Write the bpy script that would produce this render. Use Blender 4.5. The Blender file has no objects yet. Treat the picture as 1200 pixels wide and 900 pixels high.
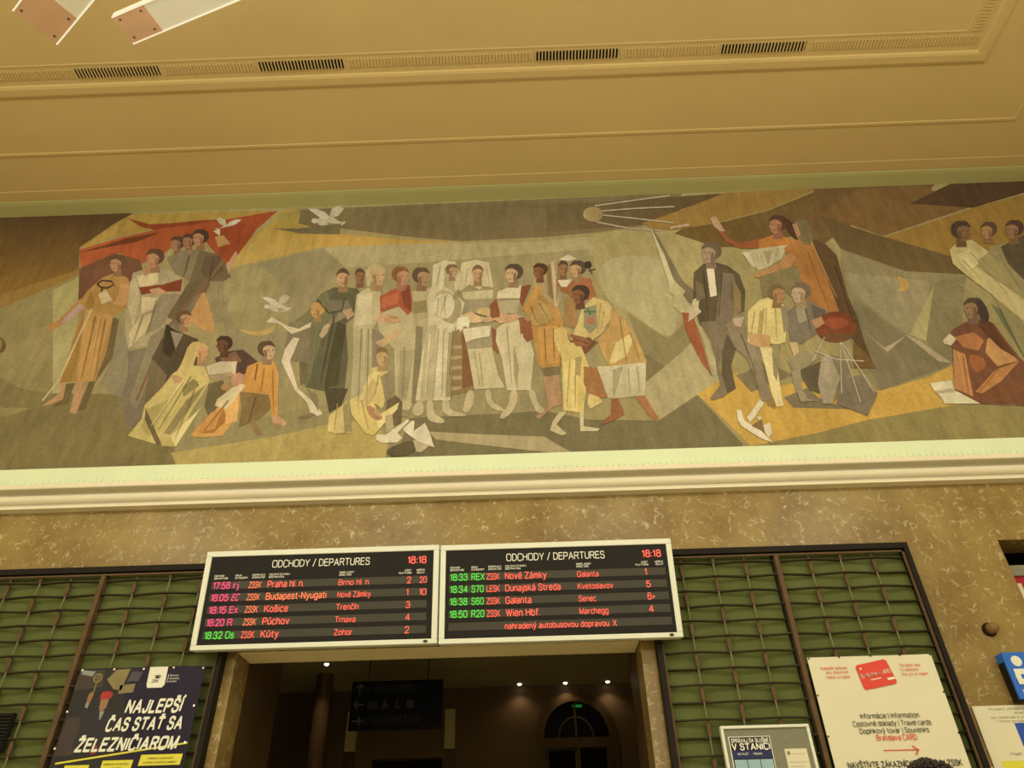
import bpy, bmesh, math, random
from mathutils import Vector, Matrix
random.seed(7)
SC = bpy.context.scene
COL = SC.collection
# ------------------------------------------------------------------ camera
F = 832.0                                   # focal length in pixels of the 1200x900 frame
CAM = Vector((0.0, -6.5, 1.5))
_Z = Vector((-29, 1135, F)).normalized()    # world axes seen in (right, up, forward)
_X = Vector((81000, 2673, -F)).normalized()
_X = (_X - _Z * _X.dot(_Z)).normalized()
_Y = -_Z.cross(_X)
ROT = Matrix((_X, _Y, _Z))                  # world = ROT @ (right, up, forward)
cd = bpy.data.cameras.new('camera')
cam = bpy.data.objects.new('camera', cd); COL.objects.link(cam)
r_, u_, f_ = ROT.col[0], ROT.col[1], ROT.col[2]
cam.matrix_world = Matrix(((r_[0], u_[0], -f_[0], CAM[0]), (r_[1], u_[1], -f_[1], CAM[1]), (r_[2], u_[2], -f_[2], CAM[2]), (0, 0, 0, 1)))
cd.sensor_fit = 'HORIZONTAL'; cd.sensor_width = 36.0; cd.lens = 36.0 * F / 1200.0
cd.clip_start = 0.05; cd.clip_end = 100
SC.camera = cam
# ------------------------------------------------------------------ light and exposure
vs = SC.view_settings
SC.display_settings.display_device = 'sRGB'
vs.view_transform = 'Standard'; vs.look = 'None'; vs.gamma = 1.0; vs.use_curve_mapping = False
vs.exposure = 0.0
w = bpy.data.worlds.new('world'); SC.world = w; w.use_nodes = True
w.node_tree.nodes['Background'].inputs[0].default_value = (0.01, 0.012, 0.02, 1)
w.node_tree.nodes['Background'].inputs[1].default_value = 0.2
LAMP = (1.0, 0.96, 0.77)
def lamp(name, kind, loc, power, color=LAMP, size=0.4, rot=None, parent=None, **kw):
    l = bpy.data.lights.new(name, kind); l.energy = power; l.color = color
    if kind in ('POINT', 'SPOT'): l.shadow_soft_size = size
    else: l.shape = 'DISK'; l.size = size
    for k, v in kw.items(): setattr(l, k, v)
    o = bpy.data.objects.new(name, l); COL.objects.link(o); o.location = loc
    if rot: o.rotation_euler = rot
    if parent: o.parent = parent
    return o
for x_ in (-7.0, -2.6, 1.8, 6.0):
    lamp('unseen_hall_light', 'POINT', (x_, -7.6, 7.6), 245.0, size=0.35)
    lamp('unseen_hall_light', 'POINT', (x_, -8.0, 4.2), 85.0, size=0.5)  # low fill without a fixture, added to lift soffit and ceiling like bounce
for x_ in (-5.0, 3.5):
    lamp('unseen_hall_light', 'POINT', (x_, -12.0, 4.8), 260.0, size=0.5)
ILL = (0.95, 0.76, 0.45)                    # light that falls on a white surface of the hall
# ------------------------------------------------------------------ helpers
def s2l(c): return c / 12.92 if c <= 0.04045 else ((c + 0.055) / 1.055) ** 2.4
def hexrgb(h): return tuple(int(h[i:i + 2], 16) for i in (0, 2, 4))
def paint(c, k=1.0):
    """paint colour of a thing that reads as sRGB c under the hall's warm lamps"""
    if isinstance(c, str): c = hexrgb(c)
    return tuple(min(0.92, max(0.002, k * s2l(v / 255.0) / i)) for v, i in zip(c, ILL))
def lin(c):
    if isinstance(c, str): c = hexrgb(c)
    return tuple(s2l(v / 255.0) for v in c)
def nd(nt, t, **kw):
    n = nt.nodes.new(t)
    for k, v in kw.items():
        if k in n.inputs: n.inputs[k].default_value = v
        else: setattr(n, k, v)
    return n
def mat(name, c, rough=0.6, noise=0.06, scale=6.0, spec=0.3, metal=0.0, bump=0.0, raw=False):
    m = bpy.data.materials.new(name); m.use_nodes = True
    nt = m.node_tree; b = nt.nodes['Principled BSDF']
    col = c if raw else paint(c)
    b.inputs['Roughness'].default_value = rough; b.inputs['Metallic'].default_value = metal
    b.inputs['Specular IOR Level'].default_value = spec
    tc = nd(nt, 'ShaderNodeTexCoord'); nz = nd(nt, 'ShaderNodeTexNoise'); nz.inputs['Scale'].default_value = scale
    nz.inputs['Detail'].default_value = 5.0
    nt.links.new(tc.outputs['Object'], nz.inputs['Vector'])
    rp = nd(nt, 'ShaderNodeValToRGB')
    rp.color_ramp.elements[0].position = 0.3; rp.color_ramp.elements[1].position = 0.7
    rp.color_ramp.elements[0].color = (*[v * (1 - noise) for v in col], 1)
    rp.color_ramp.elements[1].color = (*[min(1, v * (1 + noise)) for v in col], 1)
    nt.links.new(nz.outputs['Fac'], rp.inputs['Fac']); nt.links.new(rp.outputs['Color'], b.inputs['Base Color'])
    if bump:
        bp = nd(nt, 'ShaderNodeBump'); bp.inputs['Strength'].default_value = bump; bp.inputs['Distance'].default_value = 0.01
        nt.links.new(nz.outputs['Fac'], bp.inputs['Height']); nt.links.new(bp.outputs['Normal'], b.inputs['Normal'])
    return m
def glow(name, c, strength):
    m = bpy.data.materials.new(name); m.use_nodes = True
    b = m.node_tree.nodes['Principled BSDF']
    b.inputs['Base Color'].default_value = (0.02, 0.02, 0.02, 1)
    b.inputs['Emission Color'].default_value = (*lin(c), 1); b.inputs['Emission Strength'].default_value = strength
    return m
class MB:
    def __init__(s): s.v = []; s.f = []; s.m = []
    def face(s, pts, mi=0):
        i = len(s.v); s.v += [tuple(p) for p in pts]; s.f.append(tuple(range(i, i + len(pts)))); s.m.append(mi)
    def box(s, x0, x1, y0, y1, z0, z1, mi=0):
        i = len(s.v)
        s.v += [(x, y, z) for x in (x0, x1) for y in (y0, y1) for z in (z0, z1)]
        for q in ((0, 1, 3, 2), (4, 6, 7, 5), (0, 4, 5, 1), (2, 3, 7, 6), (0, 2, 6, 4), (1, 5, 7, 3)):
            s.f.append(tuple(i + k for k in q)); s.m.append(mi)
    def prism(s, pts, y0, y1, mi=0):          # outline in x,z pushed through y
        n = len(pts); i = len(s.v)
        s.v += [(x, y0, z) for x, z in pts] + [(x, y1, z) for x, z in pts]
        s.f.append(tuple(range(i, i + n))); s.m.append(mi)
        s.f.append(tuple(range(i + 2 * n - 1, i + n - 1, -1))); s.m.append(mi)
        for k in range(n):
            j = (k + 1) % n; s.f.append((i + k, i + n + k, i + n + j, i + j)); s.m.append(mi)
    def run(s, prof, x0, x1, mi=0):           # outline in y,z pushed along x
        n = len(prof); i = len(s.v)
        s.v += [(x0, y, z) for y, z in prof] + [(x1, y, z) for y, z in prof]
        s.f.append(tuple(range(i, i + n))); s.m.append(mi)
        s.f.append(tuple(range(i + 2 * n - 1, i + n - 1, -1))); s.m.append(mi)
        for k in range(n):
            j = (k + 1) % n; s.f.append((i + k, i + n + k, i + n + j, i + j)); s.m.append(mi)
    def tube(s, a, b, r, n=10, mi=0, r2=None):
        a = Vector(a); b = Vector(b); d = (b - a).normalized(); r2 = r if r2 is None else r2
        p = d.orthogonal().normalized(); q = d.cross(p); i = len(s.v)
        for c, rr in ((a, r), (b, r2)):
            for k in range(n):
                t = 2 * math.pi * k / n; s.v.append(tuple(c + p * (rr * math.cos(t)) + q * (rr * math.sin(t))))
        for k in range(n):
            j = (k + 1) % n; s.f.append((i + k, i + j, i + n + j, i + n + k)); s.m.append(mi)
        s.f.append(tuple(range(i + n - 1, i - 1, -1))); s.m.append(mi)
        s.f.append(tuple(range(i + n, i + 2 * n))); s.m.append(mi)
    def lathe(s, prof, o, ax, n=24, mi=0):    # prof = (radius, distance along ax)
        o = Vector(o); d = Vector(ax).normalized(); p = d.orthogonal().normalized(); q = d.cross(p); i = len(s.v)
        for r, h in prof:
            for k in range(n):
                t = 2 * math.pi * k / n
                s.v.append(tuple(o + d * h + p * (r * math.cos(t)) + q * (r * math.sin(t))))
        for a in range(len(prof) - 1):
            for k in range(n):
                j = (k + 1) % n
                s.f.append((i + a * n + k, i + a * n + j, i + (a + 1) * n + j, i + (a + 1) * n + k)); s.m.append(mi)
        s.f.append(tuple(range(i + n - 1, i - 1, -1))); s.m.append(mi)
        s.f.append(tuple(range(i + (len(prof) - 1) * n, i + len(prof) * n))); s.m.append(mi)
    def build(s, name, mats, parent=None, bevel=0.0, smooth=False, fix=True):
        me = bpy.data.meshes.new(name); me.from_pydata(s.v, [], s.f)
        for m in (mats if isinstance(mats, (list, tuple)) else [mats]): me.materials.append(m)
        me.polygons.foreach_set('material_index', s.m)
        if fix:
            bm = bmesh.new(); bm.from_mesh(me); bmesh.ops.recalc_face_normals(bm, faces=bm.faces); bm.to_mesh(me); bm.free()
        if smooth: me.polygons.foreach_set('use_smooth', [True] * len(me.polygons))
        o = bpy.data.objects.new(name, me); COL.objects.link(o)
        if parent: o.parent = parent
        if bevel:
            b = o.modifiers.new('bevel', 'BEVEL'); b.width = bevel; b.segments = 2; b.limit_method = 'ANGLE'
        return o
def tag(o, label=None, cat=None, group=None, kind=None):
    if label: o['label'] = label
    if cat: o['category'] = cat
    if group: o['group'] = group
    if kind: o['kind'] = kind
    return o
def empty(name, loc, rot=(0, 0, 0)):
    o = bpy.data.objects.new(name, None); COL.objects.link(o); o.location = loc; o.rotation_euler = rot
    o.empty_display_size = 0.1
    return o
def struct(o): o['kind'] = 'structure'; return o
# lettering: plain stroke-built sans glyphs on a 7-unit cap height, laid in x,z and facing -y
GL = dict(l.split(' ', 1) for l in '''A 0,0 2.7,7 5.4,0;1,2.3 4.4,2.3
B 0,0 0,7 3,7 4.5,6.5 4.5,4.3 3,3.7 0,3.7;3,3.7 4.9,3 4.9,.6 3,0 0,0
C ~4.9,5.9 4.2,7.2 .8,7.3 0,5.2 0,1.8 .8,-.3 4.2,-.2 4.9,1.1
D 0,0 0,7 2.4,7 4.4,6.2 5,4.6 5,2.4 4.4,.8 2.4,0 0,0
E 4.4,7 0,7 0,0 4.4,0;0,3.7 4,3.7
F 4.2,7 0,7 0,0;0,3.6 3.7,3.6
G ~5.2,5.2 4.6,7.1 .8,7.3 0,5.2 0,1.8 .8,-.3 4.4,-.3 5,1 5,3.2;5.1,3.2 3.2,3.2
H 0,0 0,7;4.9,0 4.9,7;0,3.7 4.9,3.7
I 0,0 0,7
J 3.6,7 3.6,1.5 2.8,.2 1.2,0 .2,.6 0,2
K 0,0 0,7;4.8,7 0,2.6;1.7,4.1 5,0
L 0,7 0,0 4,0
M 0,0 0,7 2.9,0 5.8,7 5.8,0
N 0,0 0,7 4.9,0 4.9,7
O ~2.8,7 4.9,7 5.7,5.4 5.7,1.6 4.9,0 .7,0 0,1.6 0,5.4 .7,7 2.8,7
P 0,0 0,7 3.2,7 4.6,6.4 4.6,3.9 3.2,3.2 0,3.2
Q ~2.8,7 4.9,7 5.7,5.4 5.7,1.6 4.9,0 .7,0 0,1.6 0,5.4 .7,7 2.8,7;3.4,1.8 5.6,-.2
R 0,0 0,7 3.2,7 4.7,6.4 4.7,4.2 3.2,3.5 0,3.5;3,3.5 4.9,0
S ~4.5,5.4 4.2,7 .6,7.2 .2,5.4 .6,4 4.4,3.3 4.8,1.6 4.2,-.2 .5,-.2 0,1.7
T 0,7 5,7;2.5,7 2.5,0
U 0,7 0,1.8 .8,.3 2.4,0 4,.3 4.8,1.8 4.8,7
V 0,7 2.5,0 5,7
W 0,7 1.9,0 3.7,7 5.5,0 7.4,7
X 0,0 5,7;0,7 5,0
Y 0,7 2.5,3.2 5,7;2.5,3.2 2.5,0
Z 0,7 4.7,7 0,0 4.8,0
a .4,4.5 1,5 2.8,5 3.6,4.4 3.7,3.6 3.7,0;~3.7,2.7 1,2.7 0,1.9 0,.4 .9,-.2 2.4,-.1 3.7,1
b 0,0 0,7;~0,3.4 .7,5.2 3,5.2 3.9,3.6 3.9,1.4 3,-.2 .7,-.2 0,1.5
c ~3.5,4.2 3,5.2 .9,5.2 0,3.6 0,1.4 .9,-.2 3,-.2 3.5,.8
d 3.9,0 3.9,7;~3.9,3.4 3.2,5.2 .9,5.2 0,3.6 0,1.4 .9,-.2 3.2,-.2 3.9,1.5
e ~0,2.7 3.9,2.7 3.9,4.4 3,5.2 .9,5.2 0,3.6 0,1.4 .9,-.2 3.1,-.1 3.8,1.1
f 2.4,7 1.5,7 .9,6.3 .9,0;0,5 2.3,5
g 3.9,5 3.9,-1 3.2,-1.9 1.8,-2.1 .5,-1.8 .1,-1;~3.9,3.4 3.2,5.2 .9,5.2 0,3.6 0,1.6 .9,0 3.2,0 3.9,1.6
h 0,0 0,7;~0,3 .7,5.1 3.1,5.2 3.7,3.6 3.7,0
i 0,0 0,5;0,6.4 0,7
j .7,5 .7,-1.2 .3,-1.9 -.4,-2;.7,6.4 .7,7
k 0,0 0,7;3.5,5 0,1.8;1.3,3 3.7,0
l 0,0 0,7
m 0,0 0,5;~0,3.4 .6,5.1 2.4,5.2 2.9,3.8 2.9,0;~2.9,3.4 3.5,5.1 5.3,5.2 5.8,3.8 5.8,0
n 0,0 0,5;~0,3 .7,5.1 3.1,5.2 3.7,3.6 3.7,0
o ~2,5.1 3.3,5 4,3.7 4,1.3 3.3,0 .7,0 0,1.3 0,3.7 .7,5 2,5.1
p 0,-2 0,5;~0,3.4 .7,5.2 3,5.2 3.9,3.6 3.9,1.4 3,-.2 .7,-.2 0,1.5
q 3.9,-2 3.9,5;~3.9,3.4 3.2,5.2 .9,5.2 0,3.6 0,1.4 .9,-.2 3.2,-.2 3.9,1.5
r 0,0 0,5;~0,3 .6,4.9 2.2,5
s ~3.4,3.9 3,5.1 .4,5.3 .1,3.8 .5,2.8 3.3,2.5 3.6,1.1 3,-.2 .3,-.1 0,1.3
t .9,6.6 .9,.9 1.4,.1 2.4,0;0,5 2.3,5
u 0,5 0,1.6 .6,.3 1.8,0 3,.4 3.7,1.8;3.7,5 3.7,0
v 0,5 1.9,0 3.8,5
w 0,5 1.4,0 2.8,5 4.2,0 5.6,5
x 0,0 3.7,5;0,5 3.7,0
y 0,5 1.9,.2;3.8,5 1.6,-1.3 .9,-2 .1,-2
z 0,5 3.5,5 0,0 3.6,0
0 ~2.2,7 3.9,7 4.4,5.2 4.4,1.8 3.9,0 .5,0 0,1.8 0,5.2 .5,7 2.2,7
1 .2,5.6 1.6,7 1.6,0
2 ~.1,5.2 .5,7.1 3.8,7.2 4.3,5.2 3.6,3.4 0,0;0,0 4.4,0
3 ~.1,5.6 .8,7.2 3.8,7.1 4,4.8 3.2,3.7 1.6,3.7;~1.6,3.7 3.6,3.7 4.4,2.6 4.2,0 .8,-.3 0,1.5
4 3.4,0 3.4,7 0,2 4.6,2
5 4.1,7 .6,7 .2,3.4;~.2,3.4 1.2,4.5 3.6,4.5 4.4,3 4.2,.2 .8,-.4 0,1.4
6 ~4.1,5.7 3.6,7.2 .7,7.2 0,5 0,1.6 .7,-.1 3.7,-.1 4.4,1.2 4.4,3 3.6,4.2 .8,4.2 0,2.6
7 0,7 4.3,7 1.5,0
8 ~2.2,7 3.8,7 4.1,5.4 3.6,3.9 2.2,3.8 .8,3.9 .3,5.4 .6,7 2.2,7;~2.2,3.8 4,3.7 4.5,1.8 4,0 .4,0 -.1,1.8 .4,3.7 2.2,3.8
9 ~.3,1.3 .8,-.2 3.7,-.2 4.4,2 4.4,5.4 3.7,7.1 .7,7.1 0,5.8 0,4 .8,2.8 3.6,2.8 4.4,4.4
: 0,.2 0,1;0,4 0,4.8
. 0,0 0,.7
, 0,.7 -.3,-.8
- 0,2.7 2,2.7
/ 0,-.4 3,7.4
| 0,-1.2 0,7.2
> 0,4.6 3.2,2.9 0,1.2
& ~4.8,0 .9,5.2 1.4,7 3,7 3.2,5.4 .3,3 0,1.2 .8,-.1 2.8,-.2 4.6,2.8
“ 0,7 .3,5.8;1.2,7 1.5,5.8
„ .3,.6 0,-.6;1.5,.6 1.2,-.6'''.split('\n'))
ACC = dict(zip('áéíóúýÁÉÍÓÚÝčďěňřšťžČĎŇŘŠŽŤľĽôä', [(c, 'acute') for c in 'aeiouyAEIOUY'] + [(c, 'caron') for c in 'cdenrstzCDNRSZT'] + [('l', 'tick'), ('L', 'tick'), ('o', 'hat'), ('a', 'dots')]))
def _chaikin(p):
    for _ in range(2):
        q = [p[0]]
        for a, c in zip(p[:-1], p[1:]): q += [(a[0] * .75 + c[0] * .25, a[1] * .75 + c[1] * .25), (a[0] * .25 + c[0] * .75, a[1] * .25 + c[1] * .75)]
        p = q + [p[-1]]
    return p
_gc = {}
def strokes(ch):
    if ch in _gc: return _gc[ch]
    base, acc = ACC.get(ch, (ch, None)); out = []
    for part in GL[base].split(';'):
        sm = part[0] == '~'; p = [tuple(float(v) for v in s.split(',')) for s in part.lstrip('~').split()]
        out.append(_chaikin(p) if sm else p)
    wd = max(p[0] for s in out for p in s)
    if acc:
        if base in 'ij': out = out[:-1]
        mid = (min(p[0] for s in out for p in s) + wd) / 2; top = 7.6 if base.isupper() or base in 'dl' else 5.9
        if acc == 'acute': out.append([(mid - .3, top), (mid + .9, top + 1.5)])
        elif acc == 'caron' and base not in 't': out.append([(mid - 1.1, top + 1.4), (mid, top + .2), (mid + 1.1, top + 1.4)])
        elif acc == 'hat': out.append([(mid - 1.1, top + .2), (mid, top + 1.4), (mid + 1.1, top + .2)])
        elif acc == 'dots': out += [[(mid - .9, top + .4), (mid - .9, top + 1)], [(mid + .9, top + .4), (mid + .9, top + 1)]]
        else: out.append([(wd + .7, 7.2), (wd + .4, 5.8)]); wd += .8
    _gc[ch] = (out, wd); return _gc[ch]
def glyphs(text, bold=0.0, shear=0.0):
    W = 0.84 + bold * 24; v = []; f = []; x = 0.0
    for ch in text:
        if ch == ' ': x += 3.1; continue
        st, wd = strokes(ch); x += W * .5; dep = 0.0
        for p in st:
            for i in range(len(p) - 1):
                (xa, za), (xb, zb) = p[i], p[i + 1]; l = math.hypot(xb - xa, zb - za)
                if l < 1e-6: continue
                ux, uz = (xb - xa) / l * W / 2, (zb - za) / l * W / 2
                e = 0.55 if len(p) < 6 else 0.35
                ea = 0 if (i == 0 and len(p) < 6 and abs(ux) < 1e-6) else e
                eb = 0 if (i == len(p) - 2 and len(p) < 6 and abs(ux) < 1e-6) else e
                k = len(v)
                for a, c, s_, d in ((xa, za, -ea, 1), (xb, zb, eb, 1), (xb, zb, eb, -1), (xa, za, -ea, -1)):
                    px, pz = a + ux * s_ - uz * d, c + uz * s_ + ux * d
                    v.append((x + px + shear * pz, pz, dep))
                f.append((k, k + 3, k + 2, k + 1)); dep += 4e-5
        x += wd + W * .5 + .75
    return v, f
def capheight(): return 7.0
def write(mb, text, x, z, cap, y, width=None, right=False, center=False, bold=0.0, shear=0.0, mi=0, maxw=None):
    v, f = glyphs(text, bold, shear)
    if not v: return
    k = cap / capheight(); x0 = min(p[0] for p in v); x1 = max(p[0] for p in v)
    kx = width / (x1 - x0) if width else k
    if maxw and kx * (x1 - x0) > maxw: kx = maxw / (x1 - x0)
    ox = x - x0 * kx
    if right: ox = x - x1 * kx
    if center: ox = x - (x0 + x1) / 2 * kx
    i = len(mb.v); mb.v += [(ox + p[0] * kx, y - p[2], z + p[1] * k) for p in v]
    for q in f: mb.f.append(tuple(i + a for a in q)); mb.m.append(mi)
def lettering(name, items, m, parent):
    for it in items:
        mb = MB(); write(mb, **it); o = mb.build(name, m, parent, fix=False)
    return o
def at(px, py, y=0.0):                       # a point of the photograph carried to the plane of depth y
    d = ROT @ Vector((px - 600.0, 450.0 - py, F)); return CAM + d * ((y - CAM[1]) / d[1])
# ------------------------------------------------------------------ materials
M = {}
M['ceil'] = mat('ceiling_paint', 'C49C56', 0.8, 0.03, 0.8)
M['cove'] = mat('pale_green_cove_paint', 'B4A25C', 0.8, 0.03, 0.8)
M['ledge'] = mat('pale_green_frieze_paint', 'E0DC9C', 0.7, 0.03, 2.0)
M['cornice'] = mat('cream_cornice_paint', 'EACF9A', 0.5, 0.03, 2.0)
M['plaster'] = mat('cream_plaster', 'C8AC6A', 0.8, 0.04, 1.0)
M['floor'] = mat('stone_floor', 'C0A468', 0.35, 0.12, 2.0)
M['green'] = mat('green_backing_board', '60602A', 0.8, 0.10, 3.0)
M['strip'] = mat('dark_brass_strip', '3A2E18', 0.6, 0.15, 8.0, spec=.15)
M['bar'] = mat('thin_brass_bar', '786C40', 0.6, 0.12, 8.0, spec=.2)
M['sleeve'] = mat('rust_brown_metal', '64482A', 0.6, 0.18, 9.0, spec=.15)
M['dark'] = mat('black_brown_metal', '221A12', 0.6, 0.1, 5.0, spec=.15)
M['alu'] = mat('pale_lacquered_aluminium', 'E8DEB2', 0.45, 0.02, 5.0)
M['screen'] = mat('charcoal_display_glass', '2C261E', 0.6, 0.06, 5.0, spec=.08)
M['slot'] = mat('grey_led_window', '4E4634', 0.6, 0.05, 5.0, spec=.08)
M['white'] = mat('white_print', 'ECE4C4', 0.6, 0.02, 5.0)
M['led_red'] = glow('red_led', 'FF5C48', 1.3)
M['led_orange'] = glow('orange_led', 'FF7848', 1.25)
M['led_pink'] = glow('pink_led', 'FF3C78', 1.2)
M['led_green'] = glow('green_led', '4CE83C', 1.0)
M['paper'] = mat('cream_vinyl', 'E2CD98', 0.55, 0.02, 3.0)
M['redprint'] = mat('red_print', 'DE4430', 0.5, 0.03, 3.0)
M['ink'] = mat('black_print', '3A3024', 0.6, 0.03, 5.0)
M['violet'] = mat('dark_violet_print', '30262E', 0.55, 0.08, 3.0, spec=.12)
M['yellow'] = mat('yellow_print', 'E0C83A', 0.55, 0.03, 4.0)
M['blue'] = mat('bright_blue_print', '2F66A8', 0.45, 0.03, 4.0)
M['navy'] = mat('navy_print', '262A48', 0.5, 0.05, 4.0)
M['pblue'] = mat('pale_blue_print', '9CB0A0', 0.55, 0.03, 4.0)
M['felt'] = mat('grey_felt', '857A58', 0.9, 0.06, 30.0)
M['copper'] = mat('copper_plate', 'DCA470', 0.5, 0.06, 5.0, metal=0.1)
M['lampwhite'] = mat('cream_lacquer', 'F4E8B8', 0.5, 0.02, 4.0)
M['steel'] = mat('polished_steel', 'F0E8CC', 0.15, 0.02, 4.0, metal=0.9)
M['black'] = mat('dark_opening_black', '14100C', 0.9, 0.05, 4.0)  # black stands for the darkness inside vents, doorway and kiosk
def marble():
    m = bpy.data.materials.new('brown_fossil_marble'); m.use_nodes = True
    nt = m.node_tree; L = nt.links.new; b = nt.nodes['Principled BSDF']
    b.inputs['Roughness'].default_value = 0.32; b.inputs['Specular IOR Level'].default_value = 0.35
    tc = nd(nt, 'ShaderNodeTexCoord')
    n1 = nd(nt, 'ShaderNodeTexNoise', Scale=1.7, Detail=7.0, Roughness=0.62)
    L(tc.outputs['Object'], n1.inputs['Vector'])
    r1 = nd(nt, 'ShaderNodeValToRGB'); e = r1.color_ramp.elements
    e[0].position = 0.3; e[1].position = 0.72
    e[0].color = (*paint('785626'), 1); e[1].color = (*paint('A4823E'), 1)
    L(n1.outputs['Fac'], r1.inputs['Fac'])
    # shell flecks: short curved pale streaks
    nw = nd(nt, 'ShaderNodeTexNoise', Scale=5.0, Detail=2.0); L(tc.outputs['Object'], nw.inputs['Vector'])
    mx = nd(nt, 'ShaderNodeMixRGB'); mx.blend_type = 'ADD'; mx.inputs[0].default_value = 0.22
    L(tc.outputs['Object'], mx.inputs[1]); L(nw.outputs['Color'], mx.inputs[2])
    vo = nd(nt, 'ShaderNodeTexVoronoi', feature='DISTANCE_TO_EDGE'); vo.inputs['Scale'].default_value = 15.0
    L(mx.outputs[0], vo.inputs['Vector'])
    rv = nd(nt, 'ShaderNodeValToRGB'); e = rv.color_ramp.elements
    e[0].position = 0.0; e[0].color = (1, 1, 1, 1); e[1].position = 0.10; e[1].color = (0, 0, 0, 1)
    L(vo.outputs['Distance'], rv.inputs['Fac'])
    nm = nd(nt, 'ShaderNodeTexNoise', Scale=11.0, Detail=3.0, Roughness=0.6); L(tc.outputs['Object'], nm.inputs['Vector'])
    rm = nd(nt, 'ShaderNodeValToRGB'); e = rm.color_ramp.elements
    e[0].position = 0.50; e[0].color = (0, 0, 0, 1); e[1].position = 0.68; e[1].color = (1, 1, 1, 1)
    L(nm.outputs['Fac'], rm.inputs['Fac'])
    mu = nd(nt, 'ShaderNodeMath', operation='MULTIPLY'); L(rv.outputs['Color'], mu.inputs[0]); L(rm.outputs['Color'], mu.inputs[1])
    mk = nd(nt, 'ShaderNodeMixRGB'); L(mu.outputs[0], mk.inputs[0]); L(r1.outputs['Color'], mk.inputs[1])
    mk.inputs[2].default_value = (*paint('CCB47C'), 1)
    L(mk.outputs[0], b.inputs['Base Color'])
    return m
M['marble'] = marble()
def bronze_stone():
    return mat('polished_brown_stone', '5A4020', 0.3, 0.25, 2.5, spec=0.4)
M['stone'] = bronze_stone()
M['passage'] = mat('brown_passage_plaster', '6A4E2A', 0.45, 0.08, 1.5)
M['passceil'] = mat('passage_ceiling_paint', 'A08850', 0.7, 0.05, 1.5)
# ------------------------------------------------------------------ the hall
XL, XR, YB, ZC = -9.05, 7.45, -16.0, 9.475
b = MB()
ZM = 4.87                                      # top of the marble
b.box(XL, -2.61, 0, 0.34, 0, ZM); b.box(-2.61, 1.0, 0, 0.34, 3.378, ZM)
b.box(1.0, 4.53, 0, 0.34, 0, ZM); b.box(4.53, 6.9, 0, 0.34, 4.22, ZM); b.box(6.9, XR, 0, 0.34, 0, ZM)
b.box(XL, XR, 0, 0.34, ZM, ZC, 1)
struct(b.build('wall_front', [M['marble'], M['plaster']]))
b = MB(); b.box(-2.6, 0.99, 0.012, 0.33, 3.366, 3.38); struct(b.build('trim_8', mat('cream_soffit_paint', 'F0D090', .8, .04, 1.5)))
b = MB(); b.box(XL - 0.2, XL, YB, 0.34, 0, ZC); struct(b.build('wall_left', M['plaster']))
b = MB(); b.box(XR, XR + 0.2, YB, 0.34, 0, ZC); struct(b.build('wall_right', M['plaster']))
b = MB(); b.box(XL, XR, YB - 0.2, YB, 0, ZC); struct(b.build('wall_back', M['plaster']))
b = MB(); b.box(XL - 0.2, XR + 0.2, YB - 0.2, 7.2, -0.2, 0); struct(b.build('floor', M['floor']))
b = MB(); b.box(XL - 0.2, XR + 0.2, YB - 0.2, 0.34, ZC, ZC + 0.2); struct(b.build('ceiling', M['ceil']))
def ring(b, prof, mi=0):                       # prof = (inset, drop) swept round the hall's ceiling, mitred
    P = [[(XL + a, YB + a), (XR - a, YB + a), (XR - a, -a), (XL + a, -a)] for a, d in prof]
    n = len(prof)
    for k in range(4):
        j = (k + 1) % 4
        for q in range(n - 1):
            b.face([(*P[q][k], ZC - prof[q][1]), (*P[q][j], ZC - prof[q][1]), (*P[q + 1][j], ZC - prof[q + 1][1]), (*P[q + 1][k], ZC - prof[q + 1][1])], mi)
b = MB(); ring(b, [(0.0, 0.012), (0.20, 0.012), (0.25, 0.008), (0.27, 0.0)])
struct(b.build('trim_1', M['cove']))
b = MB(); ring(b, [(0.27, 0.005), (0.42, 0.005), (0.43, 0.0)]); ring(b, [(0.97, 0.0), (0.975, 0.008), (0.995, 0.010), (1.015, 0.008), (1.02, 0.0)])
struct(b.build('trim_2', M['ceil']))
b = MB(); ring(b, [(1.79, 0.0), (1.79, 0.012), (1.82, 0.02), (1.90, 0.02), (1.93, 0.012), (1.945, 0.0)])
ring(b, [(2.16, 0.0), (2.165, 0.004), (2.185, 0.004), (2.19, 0.0)])
struct(b.build('trim_3', M['ceil']))
VENTS = ((-5.09, -4.10), (-2.93, -1.935), (0.31, 1.29), (2.465, 3.455))
b = MB(); PT = 0.0385
x = XL + 2.05
while x < XR - 1.98:                            # fluted band between the vents
    if not any(a - 0.06 < x < c + 0.04 for a, c in VENTS):
        b.box(x, x + 0.022, -2.12, -2.02, ZC - 0.009, ZC + 0.01)
    x += PT
y = -2.2
while y > -9.0:
    b.box(XR - 2.12, XR - 2.02, y, y + 0.022, ZC - 0.009, ZC + 0.01); y -= PT
struct(b.build('trim_4', M['ceil']))
for i, (a, c) in enumerate(VENTS):
    r = empty('ceiling_vent', ((a + c) / 2, -2.07, ZC))
    tag(r, ['slotted air vent in the ceiling trim, nearest the copper ended lamps', 'slotted ceiling air vent above the red flag in the mural',
            'slotted ceiling air vent above the painted satellite of the mural', 'slotted ceiling air vent closest to the right ceiling corner'][i], 'vent', 'slotted vents along the ceiling trim')
    h = (c - a) / 2
    q = MB(); q.box(-h, h, -0.055, 0.055, -0.004, 0.0); q.build('dark_opening', M['black'], r)
    q = MB(); k = -h
    while k < h:
        q.box(k, k + 0.014, -0.055, 0.055, -0.016, -0.004); k += PT
    q.build('slats', M['ceil'], r)
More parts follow.
